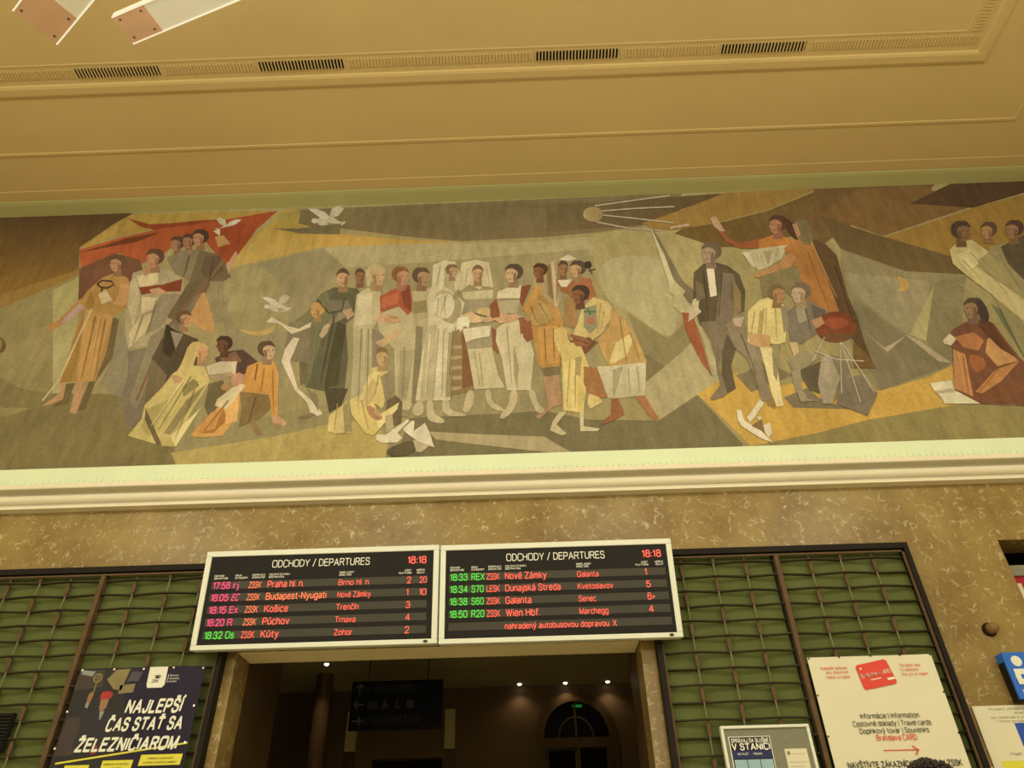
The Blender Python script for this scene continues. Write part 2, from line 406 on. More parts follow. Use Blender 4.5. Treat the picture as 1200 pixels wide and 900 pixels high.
# frieze and cornice under the mural
b = MB(); b.run([(0.01, 5.04), (-0.05, 5.04), (-0.05, 5.315), (-0.04, 5.325), (0.01, 5.325)], XL, XR)
x = XL
while x < XR:                                   # faint dentil ticks
    b.box(x, x + 0.022, -0.057, -0.045, 5.14, 5.18 + 0.015 * random.random()); x += 0.062
struct(b.build('trim_5', M['ledge']))
prof = [(0.01, 5.055), (-0.19, 5.055), (-0.2, 5.048), (-0.2, 5.006), (-0.192, 4.998), (-0.18, 5.006), (-0.155, 5.024), (-0.12, 5.034), (-0.085, 5.032), (-0.06, 5.02), (-0.045, 4.992)]
for k in range(11):                             # torus
    t = k / 10.0 * math.pi; prof.append((-0.05 - 0.070 * math.sin(t) ** .8, 4.936 + 0.050 * math.cos(t)))
prof += [(-0.045, 4.884), (-0.066, 4.882), (-0.070, 4.878), (-0.066, 4.872), (-0.045, 4.870), (-0.045, 4.862), (-0.085, 4.860), (-0.092, 4.855), (-0.092, 4.828), (0.01, 4.825)]
b = MB(); b.run(prof, XL, XR); struct(b.build('trim_6', M['cornice']))
# ------------------------------------------------------------------ the passage behind the doorway
b = MB(); b.box(-5.2, 3.2, 0.34, 6.0, 4.31, 4.5); struct(b.build('ceiling_passage', M['passceil']))
b = MB(); b.box(-5.4, -5.2, 0.34, 6.0, 0, 4.5); struct(b.build('wall_passage_left', M['passage']))
b = MB(); b.box(3.2, 3.4, 0.34, 6.0, 0, 4.5); struct(b.build('wall_passage_right', M['passage']))
YP = 5.5
b = MB()                                        # end wall with an arched door and a plain doorway
b.box(-5.2, -2.42, YP, YP + 0.3, 0, 4.31); b.box(-2.42, -1.36, YP, YP + 0.3, 3.32, 4.31)
b.box(-1.36, 0.18, YP, YP + 0.3, 0, 4.31); b.box(1.22, 3.2, YP, YP + 0.3, 0, 4.31)
arc = [(0.70 + 0.52 * math.cos(t), 3.54 + 0.54 * math.sin(t)) for t in [math.pi * k / 24 for k in range(25)]]
for k in range(24):
    (xa, za), (xb, zb) = arc[k], arc[k + 1]
    b.prism([(xa, za), (xa, 4.31), (xb, 4.31), (xb, zb)], YP, YP + 0.3)
struct(b.build('wall_passage_end', M['passage']))
b = MB(); b.box(-2.42, -1.36, YP + 0.25, YP + 0.3, 0, 3.32); struct(b.build('dark_doorway', M['black']))  # thin black sheet stands for the dark beyond the plain doorway
# arched glazed door
d = empty('door_2', (0.70, YP, 0)); struct(d)
b = MB()
for k in range(24):
    t0, t1 = math.pi * k / 24, math.pi * (k + 1) / 24
    P = lambda r, t: (r * math.cos(t), 3.54 + (r + 0.02) * math.sin(t))
    b.prism([P(0.50, t0), P(0.63, t0), P(0.63, t1), P(0.50, t1)], -0.05, 0.05)
b.box(-0.63, -0.50, -0.05, 0.05, 0, 3.54); b.box(0.50, 0.63, -0.05, 0.05, 0, 3.54)
b.build('surround', M['stone'], d)
b = MB(); b.box(-0.52, 0.52, -0.03, 0.08, 3.40, 3.54); b.box(-0.04, 0.04, -0.02, 0.08, 0, 3.40)
b.box(-0.5, -0.44, -0.02, 0.08, 0, 3.40); b.box(0.44, 0.5, -0.02, 0.08, 0, 3.40)
b.box(-0.015, 0.015, 0.02, 0.06, 3.54, 4.07)
for s in (-1, 1):
    for k in range(8):
        t0, t1 = math.pi / 2 * k / 8, math.pi / 2 * (k + 1) / 8
        b.tube((s * 0.27 * math.cos(t0) , 0.04, 3.54 + 0.30 * math.sin(t0)), (s * 0.27 * math.cos(t1), 0.04, 3.54 + 0.30 * math.sin(t1)), 0.012, 6)
b.build('door_frame', M['stone'], d)
gm = bpy.data.materials.new('dark_window_glass'); gm.use_nodes = True
g = gm.node_tree.nodes['Principled BSDF']; g.inputs['Base Color'].default_value = (0.012, 0.012, 0.014, 1); g.inputs['Roughness'].default_value = 0.08
M['glass'] = gm
b = MB(); b.prism([(0.5 * math.cos(t), 3.54 + 0.53 * math.sin(t)) for t in [math.pi * k / 24 for k in range(25)]], 0.09, 0.1)
b.box(-0.46, 0.46, 0.09, 0.1, 0, 3.41); b.build('pane', M['glass'], d)
b = MB(); b.box(-0.03, 0.12, 0.05, 0.07, 3.985, 4.02); b.build('exit_light', glow('green_exit_glow', '1E7A3A', 0.6), d)
# pilaster blocks beside the plain doorway
for x in (-2.76, -1.24):
    b = MB(); b.box(x - 0.08, x + 0.08, YP - 0.12, YP, 3.42, 3.98); b.box(x - 0.07, x + 0.07, YP - 0.09, YP, 0, 3.42, 1)
    struct(b.build('trim_7', [M['plaster'], M['stone']], bevel=0.008))
# round column and dark recess on the left
b = MB(); b.lathe([(0.15, 0), (0.15, 0.1), (0.12, 0.16), (0.12, 4.31)], (-3.02, 4.5, 0), (0, 0, 1), 28)
tag(b.build('column', M['stone'], smooth=False), 'shiny round brown column under the leftmost passage ceiling light', 'column')
b = MB(); b.box(-3.1, -2.61, 0.34, 1.3, 0, 4.31); struct(b.build('wall_passage_pier', M['stone']))
b = MB(); b.box(1.0, 1.5, 0.34, 0.9, 0, 4.31); struct(b.build('wall_passage_jamb', M['stone']))
# downlights
for i, (x, y, lb) in enumerate(((-2.86, 3.97, 'recessed downlight at far left, beside the round column'), (-0.153, 5.42, 'recessed downlight leftmost of the row at the end wall'),
                   (0.57, 5.42, 'recessed downlight above the arched door'), (1.238, 5.42, 'recessed downlight rightmost of the row, by the right jamb'))):
    r = empty('downlight', (x, y - 0.08, 4.31)); tag(r, lb, 'light', 'passage ceiling downlights')
    q = MB(); q.lathe([(0.035, -0.008), (0.06, -0.012), (0.066, -0.004), (0.066, 0.0)], (0, 0, 0), (0, 0, 1), 20); q.build('trim_ring', M['steel'], r, smooth=True)
    q = MB(); q.lathe([(0.001, -0.030), (0.018, -0.027), (0.03, -0.018), (0.034, -0.008)], (0, 0, 0), (0, 0, 1), 16); q.build('bulb', glow('downlight_glow', 'FFE8D0', 6.0), r)
    lamp('downlight_beam', 'SPOT', (0, 0, -0.05), 3.5 if i else 16.0, (1, 0.75, 0.45), 0.03, (0, 0, 0), r, spot_size=2.2, spot_blend=0.8)
# hanging direction sign
s = empty('direction_sign', (-1.76, 3.5, 3.36)); tag(s, 'dark blue hanging sign with arrows to the platforms in the passage', 'sign')
b = MB(); b.box(-0.61, 0.61, 0, 0.08, 0, 0.60); b.build('sign_box', mat('unlit_navy_sign', '0C0E1C', 0.4, 0.05, 3.0), s, bevel=0.008)
sg = mat('grey_sign_lettering', '6A6050', 0.6, 0.02, 5.0); sl = mat('dim_sign_lettering', '4A4440', 0.6, 0.02, 5.0)
def arrow(mb, cx, cz, k, ang, y):
    ca, sa = math.cos(ang), math.sin(ang)
    def T(p): return (cx + k * (p[0] * ca - p[1] * sa), y, cz + k * (p[0] * sa + p[1] * ca))
    for poly in ([(-1, -.14), (.8, -.14), (.8, .14), (-1, .14)], [(1, 0), (.25, .8), (.02, .62), (.62, 0)], [(1, 0), (.62, 0), (.02, -.62), (.25, -.8)]):
        mb.face([T(p) for p in poly])
b = MB(); arrow(b, -0.50, 0.50, 0.07, math.pi / 2, -0.004); b.build('arrow', sg, s, fix=False)
b = MB(); arrow(b, -0.50, 0.305, 0.07, math.pi, -0.004); b.build('arrow', sg, s, fix=False)
b = MB(); arrow(b, -0.50, 0.105, 0.07, 0, -0.004); b.build('arrow', sg, s, fix=False)
lettering('lettering', [dict(text='K NÁSTUPIŠŤU 1', x=-0.40, z=0.46, cap=0.07, y=-0.004, width=0.72)], sl, s)
lettering('lettering', [dict(text='K NÁSTUPIŠŤU 6', x=-0.42, z=0.07, cap=0.07, y=-0.004, width=0.72)], sl, s)
b = MB()
for x in (-0.38, -0.33, -0.28): b.box(x, x + 0.035, -0.006, -0.002, 0.25, 0.31)
b.box(-0.37, -0.26, -0.006, -0.002, 0.32, 0.335); b.build('pictogram', sl, s)
b = MB(); b.prism([(-0.20, 0.25), (-0.10, 0.25), (-0.12, 0.31), (-0.145, 0.36), (-0.155, 0.36), (-0.18, 0.31)], -0.006, -0.002); b.build('pictogram', sl, s)
b = MB(); b.prism([(-0.02, 0.26), (0.0, 0.25), (0.05, 0.25), (0.07, 0.27), (0.02, 0.275), (0.015, 0.35), (0.0, 0.35)], -0.006, -0.002); b.build('pictogram', sl, s)
b = MB(); b.box(0.14, 0.23, -0.006, -0.002, 0.25, 0.35); b.build('pictogram', sl, s)
b = MB(); b.tube((-0.4, 0.04, 0.60), (-0.4, 0.04, 0.95), 0.006); b.build('hanging_rod', M['dark'], s)
b = MB(); b.tube((0.4, 0.04, 0.60), (0.4, 0.04, 0.95), 0.006); b.build('hanging_rod', M['dark'], s)
# ------------------------------------------------------------------ the painted mural, laid out as flat paint shapes
ZM0, ZM1 = 5.327, 9.47
def paint_m(h):                              # pigments of the mural, a touch warmer and chalkier than the hex notes
    r, g, b = paint(h); m = (r + g + b) / 3
    return (min(.9, r * 1.08), min(.9, g * .985), min(.9, b * 1.10 + m * .015))
class Paint:
    def __init__(s): s.v = []; s.f = []; s.c = []; s.n = 0
    def poly(s, col, pts, smooth=0, raw=False):
        if isinstance(pts, str): pts = [tuple(float(a) for a in p.split(',')) for p in pts.split()]
        for _ in range(smooth):                 # corner cutting rounds an outline
            q = []
            for i in range(len(pts)):
                a, c = pts[i], pts[(i + 1) % len(pts)]
                q += [(a[0] * .75 + c[0] * .25, a[1] * .75 + c[1] * .25), (a[0] * .25 + c[0] * .75, a[1] * .25 + c[1] * .75)]
            pts = q
        y = -0.004 - s.n * 0.00002; s.n += 1
        i0 = len(s.v)
        ys = [p[1] for p in pts]; xs = [p[0] for p in pts]
        if '>' in col: ca, cb = [paint_m(h) for h in col.split('>')]; f = lambda p: (p[1] - min(ys)) / max(1e-6, max(ys) - min(ys))
        elif '|' in col: ca, cb = [paint_m(h) for h in col.split('|')]; f = lambda p: (p[0] - min(xs)) / max(1e-6, max(xs) - min(xs))
        else: ca = cb = paint_m(col); f = lambda p: 0
        for p in pts:
            if raw: X, Zv = p
            else: w_ = at(p[0], p[1]); X, Zv = w_[0], w_[2]
            s.v.append((min(XR, max(XL, X)), y, min(ZM1, max(ZM0, Zv))))
            t = f(p); s.c.append(tuple(a * (1 - t) + c * t for a, c in zip(ca, cb)) + (1.0,))
        s.f.append(tuple(range(i0, i0 + len(pts))))
    def ell(s, col, cx, cy, rx, ry, rot=0.0, n=14):
        c, q = math.cos(rot), math.sin(rot)
        s.poly(col, [(cx + rx * math.cos(t) * c - ry * math.sin(t) * q, cy + rx * math.cos(t) * q + ry * math.sin(t) * c) for t in [2 * math.pi * k / n for k in range(n)]])
    def line(s, col, pts, w0, w1=None):
        if isinstance(pts, str): pts = [tuple(float(a) for a in p.split(',')) for p in pts.split()]
        w1 = w0 if w1 is None else w1; n = len(pts); A = []; B = []
        for i, p in enumerate(pts):
            a = pts[max(0, i - 1)]; c = pts[min(n - 1, i + 1)]
            dx, dy = c[0] - a[0], c[1] - a[1]; l = math.hypot(dx, dy) or 1
            h = (w0 + (w1 - w0) * i / max(1, n - 1)) / 2
            A.append((p[0] - dy / l * h, p[1] + dx / l * h)); B.append((p[0] + dy / l * h, p[1] - dx / l * h))
        s.poly(col, A + B[::-1])
    def head(s, cx, cy, r, skin, hair, look=0, shade=None):
        """a plain painted head: hair cap, face plane turned to look (-1 left, 0 front, 1 right), a neck"""
        mixh = lambda a, c, t: '%02X%02X%02X' % tuple(int(x * (1 - t) + y * t) for x, y in zip(hexrgb(a), hexrgb(c)))
        hair = mixh(hair, skin, .14); sh = mixh(shade or skin, skin, .5)
        s.poly(sh, [(cx - r * .42, cy + r * .4), (cx + r * .42, cy + r * .4), (cx + r * .6, cy + r * 1.7), (cx - r * .6, cy + r * 1.7)])
        s.ell(hair, cx - look * r * .28, cy - r * .22, r * (.84 if look else .74), r * .9)
        fx = cx + look * r * .22
        s.poly(skin, [(fx - r * .68, cy - r * .6), (fx + r * .68, cy - r * .6), (fx + r * .70, cy + r * .2), (fx + r * .42 + look * r * .1, cy + r * .95), (fx + look * r * .12, cy + r * 1.12), (fx - r * .42 + look * r * .1, cy + r * .95), (fx - r * .70, cy + r * .2)], 2)
        if look: s.poly(skin, [(fx + look * r * .5, cy - r * .2), (fx + look * r * .86, cy + r * .32), (fx + look * r * .5, cy + r * .45)])
        d = mixh(shade or skin, skin, .38)
        s.poly(d, [(fx - look * r * .62 - r * .02, cy - r * .1), (fx - look * r * .2, cy), (fx - look * r * .15, cy + r * .9), (fx - look * r * .45, cy + r * .85)], 1) if look else s.poly(d, [(fx + r * .3, cy - r * .3), (fx + r * .64, cy), (fx + r * .4, cy + r * .95), (fx + r * .1, cy + r * 1.0)], 1)
        s.poly(hair, [(fx - r * .72, cy - r * .05), (fx - r * .74, cy - r * .6), (fx - r * .3, cy - r * 1.12), (fx + r * .3, cy - r * 1.12), (fx + r * .74, cy - r * .6), (fx + r * .72, cy + (-r * .05 if not look else -r * .3)), (fx + r * .55, cy - r * .45), (fx, cy - r * .62), (fx - r * .55, cy - r * .45)] if look >= 0 else [(fx - r * .78, cy - r * .3), (fx - r * .8, cy - r * .6), (fx - r * .3, cy - r * 1.12), (fx + r * .3, cy - r * 1.12), (fx + r * .85, cy - r * .6), (fx + r * .9, cy + r * .2), (fx + r * .55, cy - r * .35), (fx, cy - r * .62), (fx - r * .55, cy - r * .45)], 1)
        for q in (-.26, .28): s.line(d, [(fx + look * r * .2 + q * r - r * .12, cy + r * .02), (fx + look * r * .2 + q * r + r * .12, cy - r * .02)], r * .14)
        s.line(d, [(fx + look * r * .25 - r * .18, cy + r * .68), (fx + look * r * .25 + r * .18, cy + r * .66)], r * .11)
    def build(s, name, m):
        me = bpy.data.meshes.new(name); me.from_pydata(s.v, [], s.f)
        ca = me.color_attributes.new('paint', 'FLOAT_COLOR', 'POINT')
        ca.data.foreach_set('color', [x for c in s.c for x in c]); me.materials.append(m)
        o = bpy.data.objects.new(name, me); COL.objects.link(o); return o
def mural_paint():
    m = bpy.data.materials.new('mural_tempera'); m.use_nodes = True
    nt = m.node_tree; L = nt.links.new; b = nt.nodes['Principled BSDF']
    b.inputs['Roughness'].default_value = 0.85; b.inputs['Specular IOR Level'].default_value = 0.15
    a = nd(nt, 'ShaderNodeVertexColor', layer_name='paint'); tc = nd(nt, 'ShaderNodeTexCoord')
    n1 = nd(nt, 'ShaderNodeTexNoise', Scale=1.1, Detail=5.0, Roughness=0.65); L(tc.outputs['Object'], n1.inputs['Vector'])
    n2 = nd(nt, 'ShaderNodeTexNoise', Scale=26.0, Detail=4.0, Roughness=0.7); L(tc.outputs['Object'], n2.inputs['Vector'])
    m1 = nd(nt, 'ShaderNodeMapRange'); m1.inputs[1].default_value = .25; m1.inputs[2].default_value = .75; m1.inputs[3].default_value = .84; m1.inputs[4].default_value = 1.16
    m2 = nd(nt, 'ShaderNodeMapRange'); m2.inputs[1].default_value = .25; m2.inputs[2].default_value = .75; m2.inputs[3].default_value = .84; m2.inputs[4].default_value = 1.16
    L(n1.outputs['Fac'], m1.inputs[0]); L(n2.outputs['Fac'], m2.inputs[0])
    mp = nd(nt, 'ShaderNodeMapping'); mp.inputs['Scale'].default_value = (3.2, 1.0, 0.9); mp.inputs['Rotation'].default_value = (0, 0.25, 0); L(tc.outputs['Object'], mp.inputs['Vector'])
    n3 = nd(nt, 'ShaderNodeTexNoise', Scale=3.0, Detail=3.0, Roughness=0.5); L(mp.outputs[0], n3.inputs['Vector'])
    m3 = nd(nt, 'ShaderNodeMapRange'); m3.inputs[1].default_value = .3; m3.inputs[2].default_value = .7; m3.inputs[3].default_value = .87; m3.inputs[4].default_value = 1.13; L(n3.outputs['Fac'], m3.inputs[0])
    m0 = nd(nt, 'ShaderNodeMath', operation='MULTIPLY'); L(m1.outputs[0], m0.inputs[0]); L(m3.outputs[0], m0.inputs[1])
    mu = nd(nt, 'ShaderNodeMath', operation='MULTIPLY'); L(m0.outputs[0], mu.inputs[0]); L(m2.outputs[0], mu.inputs[1])
    vm = nd(nt, 'ShaderNodeVectorMath', operation='SCALE'); L(a.outputs['Color'], vm.inputs[0]); L(mu.outputs[0], vm.inputs['Scale'])
    L(vm.outputs[0], b.inputs['Base Color'])
    return m
G = Paint(); P = G.poly; E_ = G.ell; LN = G.line; H = G.head
# ground and sky planes
P('96864C', [(XL, ZM0), (XR, ZM0), (XR, ZM1), (XL, ZM1)], raw=True)
P('523C20>8A6828', '-330,262 95,250 93,300 93,345 60,350 0,365 -330,372')
P('523C20>60481F', '92,250 157,250 135,262 94,290 92,290')
P('8A6A2A>8A7440', '-330,366 0,346 93,316 93,330 60,342 0,364 -330,480')
P('8A7A44', '-400,480 0,362 62,336 93,322 92,350 62,460 25,458 0,444 -300,560')
P('A0924E>A2945A', '62,340 93,325 92,395 85,470 62,462')
P('7A6B3A', '-400,560 0,442 25,456 60,461 150,462 205,470 215,548 -400,590')
P('8A7A44', '0,478 40,478 0,490 -60,500 -60,492')
P('8E804A', '200,462 260,500 400,470 470,500 470,545 205,548')
P('A8924A', '200,531 320,512 395,495 440,492 455,520 450,541 207,548')
P('A58838>B09244', '318,262 330,246 352,246 372,270 378,290 275,313 265,318 268,300')
P('8E7C34>A08A3C', '322,252 352,246 345,264 330,268')
P('74643A', '352,246 800,226 770,262 705,272 640,278 540,283 480,278 400,268 372,268 350,262')
P('B08C3E', '346,268 400,274 480,282 540,284 470,288 378,290 374,280')
P('8C7E4E', '270,318 330,303 380,290 405,314 375,340 350,420 330,455 270,455 262,370')
P('94854E', '265,315 300,310 332,330 340,380 335,392 300,390 268,382', 1)
P('B09248', '275,384 300,390 318,384 325,378 318,392 295,394', 1)
P('A2925A', '378,290 480,286 620,284 690,278 700,300 640,298 560,308 480,312 405,314')
P('938450', '405,314 520,306 690,292 700,480 500,490 400,470 370,430 380,340')
P('A08F52', '690,276 770,264 830,280 850,380 800,440 760,430 700,330')
P('A89A60', '700,300 790,300 796,385 780,398 740,365 705,350', 2)
P('8A7B48', '735,366 782,397 796,385 806,372 815,395 800,412 779,430 757,448 748,400')
P('7C6E40', '757,415 779,430 757,448 748,430')
P('A6965E', '757,448 800,412 820,392 838,440 860,440 818,463 772,493 765,478 752,470')
P('74683E', '480,490 640,482 690,492 772,493 817,463 870,520 872,530 455,548 470,520')
P('A6945E', '503,506 560,509 638,512 655,522 671,531 640,530 560,521 510,515')
P('746439|5A4626', '560,240 690,238 860,226 800,245 768,262 700,268 640,272 640,245')
P('8E6E30', '752,262 800,246 850,226 960,220 900,246 845,260 790,270 765,270')
P('6A5226', '965,220 900,247 850,260 800,268 790,274 840,290 900,290 960,262 985,240')
P('6A5028', '950,214 1090,206 1075,240 960,264')
P('6C542A', '890,250 1000,225 1000,262 960,290 930,275 900,262')
P('73562A', '960,251 1005,222 1075,214 1140,242 1035,277')
P('503A20', '1112,212 1330,200 1330,230 1200,226 1140,244 1066,239')
P('8C6C2C', '1036,278 1140,244 1200,228 1330,215 1330,330 1200,330 1115,301')
P('64502A', '960,254 1030,276 1115,301 1132,322 1060,318 985,292')
P('847648', '985,292 1060,318 1132,322 1126,400 1114,430 1030,460 1000,420 985,340')
P('8E8052', '988,320 1050,325 1090,330 1080,400 1060,390 1000,345')
P('9A8B50>A09556', '1094,335 1085,400 1066,392')
P('7C7044', '1096,330 1132,324 1112,430 1085,400')
P('786C44', '1000,350 1060,392 1114,427 1032,458 1010,420')
P('A69468', '1012,388 1036,408 1061,394 1040,413')
P('A49262', '1060,392 1075,398 1114,425 1100,424')
P('B08C40', '1050,322 1064,330 1066,340 1050,342 1058,335', 1)
P('9A9052', '1120,330 1160,355 1200,420 1200,395 1150,345')
P('6C6A3E', '1160,355 1200,380 1200,420')
# right hand ground
P('BC953E', '817,462 845,445 862,437 905,452 890,461 915,452 950,447 985,455 1032,458 1088,442 1114,429 1200,440 1200,475 1106,477 1018,492 960,507 880,523')
P('7D6E42', '862,440 905,428 930,440 880,460')
P('7A6B44', '918,466 945,455 965,470 1000,480 930,478')
P('8A7A40', '880,523 960,507 1018,492 1106,477 1200,462 1400,450 1400,520 870,532')
P('8C7A46', '1120,470 1200,474 1200,480 1150,478')
P('776A42', '872,440 888,422 905,432 880,448')
# red banner with its folds
P('9C7E34', '95,289 135,263 155,251 320,247 255,262 190,266 130,280')
P('A8863A', '93,292 140,262 135,276 110,288')
P('7E3E1C', '150,256 175,263 200,262 240,258 300,257 325,247 300,268 240,268 190,272 165,266')
P('A4562A|8E4420', '93,293 140,279 190,268 240,262 326,247 300,270 280,298 266,315 258,304 240,282 215,278 190,300 165,310 140,297 95,316')
P('6E4A2C', '93,315 135,297 165,305 172,340 150,352 92,352')
P('6A3A1C', '95,296 150,279 190,272 160,284')
# doves
for cx, cy, k, fl in ((383, 257, 1.0, 1), (268, 266, .7, -1), (324, 358, .8, 1), (263, 278, .6, 1)):
    T = lambda q: [(cx + fl * x * k, cy + y * k) for x, y in q]
    P('B4A878', T([(-14, 2), (-4, -4), (8, -2), (16, 4), (24, 2), (18, 8), (4, 10), (-8, 8)]), 1)
    P('BEB284', T([(-6, 0), (-22, -12), (-12, -12), (-2, -8), (6, 0)])); P('B0A472', T([(2, 0), (6, -12), (14, -16), (20, -12), (14, -4)]))
    E_('C0B488', cx - fl * 14 * k, cy + 2 * k, 4 * k, 3 * k); P('8A7E50', T([(0, 4), (14, 6), (4, 9)]))
P('6E623A', '320,268 350,268 400,262 398,275 352,274')
# --- left group
P('6A5830', '133,372 142,376 132,420 112,448 100,480 92,482 105,446 122,420')                 # shade beside the ochre figure
P('877A50', '140,372 152,410 150,468 130,462 118,448 132,420')
P('A8793A', '95,350 70,375 56,382 53,386 62,387 78,378 108,358')
P('A98A6A', '97,352 76,372 70,380 82,376 103,358')
P('A67E3C>9A783A', '120,326 135,320 150,326 156,342 147,362 133,371 126,410 112,447 70,448 80,415 92,378 104,362 92,356 104,340', 0)
P('94702E', '106,340 100,362 80,420 71,448 84,448 96,400 112,356')
P('B08642', '100,362 133,371 120,412 108,447 90,448')
P('B88A4C', '142,330 153,336 154,350 146,360 128,356 138,350', 1)
P('C4AC70', '116,345 124,340 132,352 119,357')
LN('4A3820', '114,333 120,329 131,330 134,334 126,338 118,337 114,333', 2.2); LN('4A3820', '120,338 119,342', 2)
H(138, 309, 9, 'A87C4C', '54402A', -1, '6E4C2C')
P('AE8450', '72,448 70,462 48,477 41,479 62,473 75,468 76,448'); P('AE8450', '90,448 86,466 82,484 90,485 93,476 102,449')
P('6C5A30', '78,450 88,449 80,474 62,477 74,468')
LN('B8A468', '108,362 90,400 70,445 50,470', 2.0)
# reader in white
P('A2905E', '156,320 170,316 196,316 213,322 218,345 205,375 186,405 150,408 146,372 152,340')
P('C2AE70', '160,324 185,320 186,332 165,338'); P('C4B074', '166,348 188,350 180,362 166,368')
P('BCA86C', '166,370 188,366 172,388 151,409 152,390'); P('8E7E54', '188,345 215,345 188,385 170,392')
P('B6A26A', '153,330 160,326 164,352 156,384 150,360')
P('7C3E20', '163,337 190,334 214,327 212,342 186,342 166,346')
P('B28A54', '175,340 186,337 198,344 180,346'); P('A67C4C', '167,318 174,311 180,318 170,324')
H(182, 303, 10, 'A87A4A', '4E3824', -1, '70502E')
# man holding the staff, with heads behind him
for cx, cy in ((208, 286), (222, 283)): H(cx, cy, 8, '9A7048', '4C3622', -1, '6A482A')
P('7E7048', '195,302 215,294 234,293 232,322 224,330 206,322 200,312')
P('6A5A36', '234,294 256,298 266,312 271,325 262,330 250,330 244,345 226,350 208,378 196,372 222,330')
P('8A7A4C', '246,330 262,330 266,375 250,380 240,350')
P('5E4E30', '240,300 258,300 262,316 246,330 236,320')
P('B08446', '228,350 240,342 250,372 252,392 232,384 218,372')
P('766846', '150,412 186,405 222,352 236,346 205,400 182,430 172,470 160,505 146,494 142,470 150,440')
P('86784E', '176,395 205,375 196,420 176,440 160,480 152,470')
P('AE8858', '265,312 270,298 276,294 279,299 272,314 268,322'); LN('7A5A34', '262,306 240,335 196,385 160,470', 3.2)
H(235, 279, 9, 'A87A4C', '3E2C1C', -1, '6C4A2C')
P('8C4420', '258,268 285,262 282,285 268,308 258,300'); P('AA8448', '252,278 262,276 270,286 256,290')
# seated dark suited man
P('53452A', '190,398 208,388 232,398 236,420 225,445 205,462 180,472 172,455 178,420')
P('3E3420', '195,380 212,392 200,420 190,412'); P('8C7C58', '200,388 215,392 206,410')
H(216, 374, 9, 'B08452', '5A4428', 1, '6E4E2E')
P('6E5E3A', '178,420 196,440 186,480 170,470')
# dark skinned man behind, with a book
P('54402A', '252,420 268,412 285,410 302,424 300,436 280,440 256,432'); P('7C5A3A', '258,420 276,412 284,424 264,430')
H(263, 404, 9, '6A4628', '42301E', -1, '46301C')
P('BEAA74', '242,430 258,424 278,424 276,440 262,438 245,440'); P('A0885A', '244,442 270,436 276,440 256,446')
# yellow haired girl
P('BFA85A>B6A256', '203,438 220,428 240,430 246,446 238,462 226,480 204,524 190,523 150,511 166,492 170,475 190,455')
P('86763E', '214,454 228,444 234,452 220,462 215,466'); P('8C7C44', '243,450 222,480 200,510 192,508 218,470')
P('A8944C', '172,480 200,468 176,512 166,502'); P('D0BC70', '200,512 236,478 206,524')
P('6C5A34', '171,478 190,522 184,522 170,492')
P('B28A52', '200,440 210,440 216,448 205,450'); H(236, 413, 9, 'B88A54', 'B89850', 1, '8E6A3C')
P('BFA45A', '222,402 236,400 232,412 226,432 214,443 205,440 214,425', 1)
# woman in orange, child on her lap
P('6A5C36', '245,450 262,446 268,470 245,490 240,476')
P('B68238|C08C40', '290,430 304,424 322,424 327,440 326,470 326,490 319,492 316,466 306,463 282,460 286,444')
P('C29044', '270,458 282,458 280,484 262,511 236,513 222,511 246,490'); P('9A6A2E', '262,480 268,492 250,508 236,508')
P('B98440', '225,508 248,484 262,478 252,503 232,508'); P('CC9C50', '266,470 280,462 278,494 264,498')
P('7E6636', '281,459 315,463 318,478 304,492 280,501 283,478'); P('8A7040', '296,490 306,505 310,511 300,510 294,498')
P('C8B478', '255,468 282,448 288,453 280,462 266,480 252,476'); P('B88658', '270,440 284,436 288,448 272,456', 1); P('AC7E48', '259,452 268,448 268,458 260,458', 1)
P('B8905C', '318,488 328,488 336,496 334,500 320,496')
LN('6A4A22', '302,427 299,446', 1.6)
H(313, 411, 10, 'B49460', '4A3A22', 1, '5A4426')
# --- central group
P('5E5836', '362,374 376,345 392,337 418,338 424,345 414,372 405,380 408,420 404,456 386,460 358,454 362,420')
P('706A40', '376,345 384,342 390,372 376,400 360,452 352,450 356,390 346,376 360,366'); P('726846', '384,352 408,352 412,362 396,368 382,360')
P('4C4628', '396,376 406,382 396,452 380,456 388,410'); P('B89C66', '388,378 380,382 374,394 378,397 386,388')
P('84774C', '404,362 414,368 386,382 384,378'); P('4E452A', '380,455 408,456 400,476 386,484')
H(402, 326, 10, 'AE8654', '4A3C22', 0, '6A4E2C')
# leaping child with bird
P('7C6F48', '338,380 352,376 364,384 362,426 350,424 330,420 336,398')
P('C6B27C', '322,374 336,382 350,386 365,378 364,384 342,392 328,380 312,378 318,372')
P('CCB984', '344,396 351,397 340,424 349,455 352,458 372,476 378,486 366,490 360,472 346,458 330,424 334,410')
P('6A5E38', '351,424 362,426 360,448 352,452'); P('7C7048', '360,456 372,464 374,484 366,470')
H(372, 364, 8, 'B08848', 'B08A44', -1, '7E5E30'); P('7C6C44', '348,490 366,484 372,488 354,492')
H(422, 324, 8, '8E663C', '50402A', 0, '5E4226')
P('B4A46A>A49660', '418,346 430,338 446,342 446,370 437,386 440,420 438,482 410,480 414,420 414,382')
P('C2B078', '420,346 436,344 436,380 416,382'); P('867850', '436,386 450,388 444,440 436,470')
H(441, 323, 11, 'B2905A', 'AE9A5E', 1, '7C6236'); P('B6A46A', '428,318 436,312 434,336 430,336')
P('B09E66', '446,368 470,358 488,370 490,412 486,470 478,484 464,480 462,410 444,388 442,374'); P('9A8A58', '466,412 486,410 476,470 466,470')
P('BA9A5E', '452,396 474,382 466,396 448,408 440,402'); P('B89462', '440,372 450,366 458,370 452,380 442,378')
P('9C5430', '445,348 460,340 480,334 484,352 482,366 478,370 468,360 446,366'); P('7C4226', '470,344 480,336 482,366 474,360'); P('AC6236', '448,350 468,342 466,356 448,362')
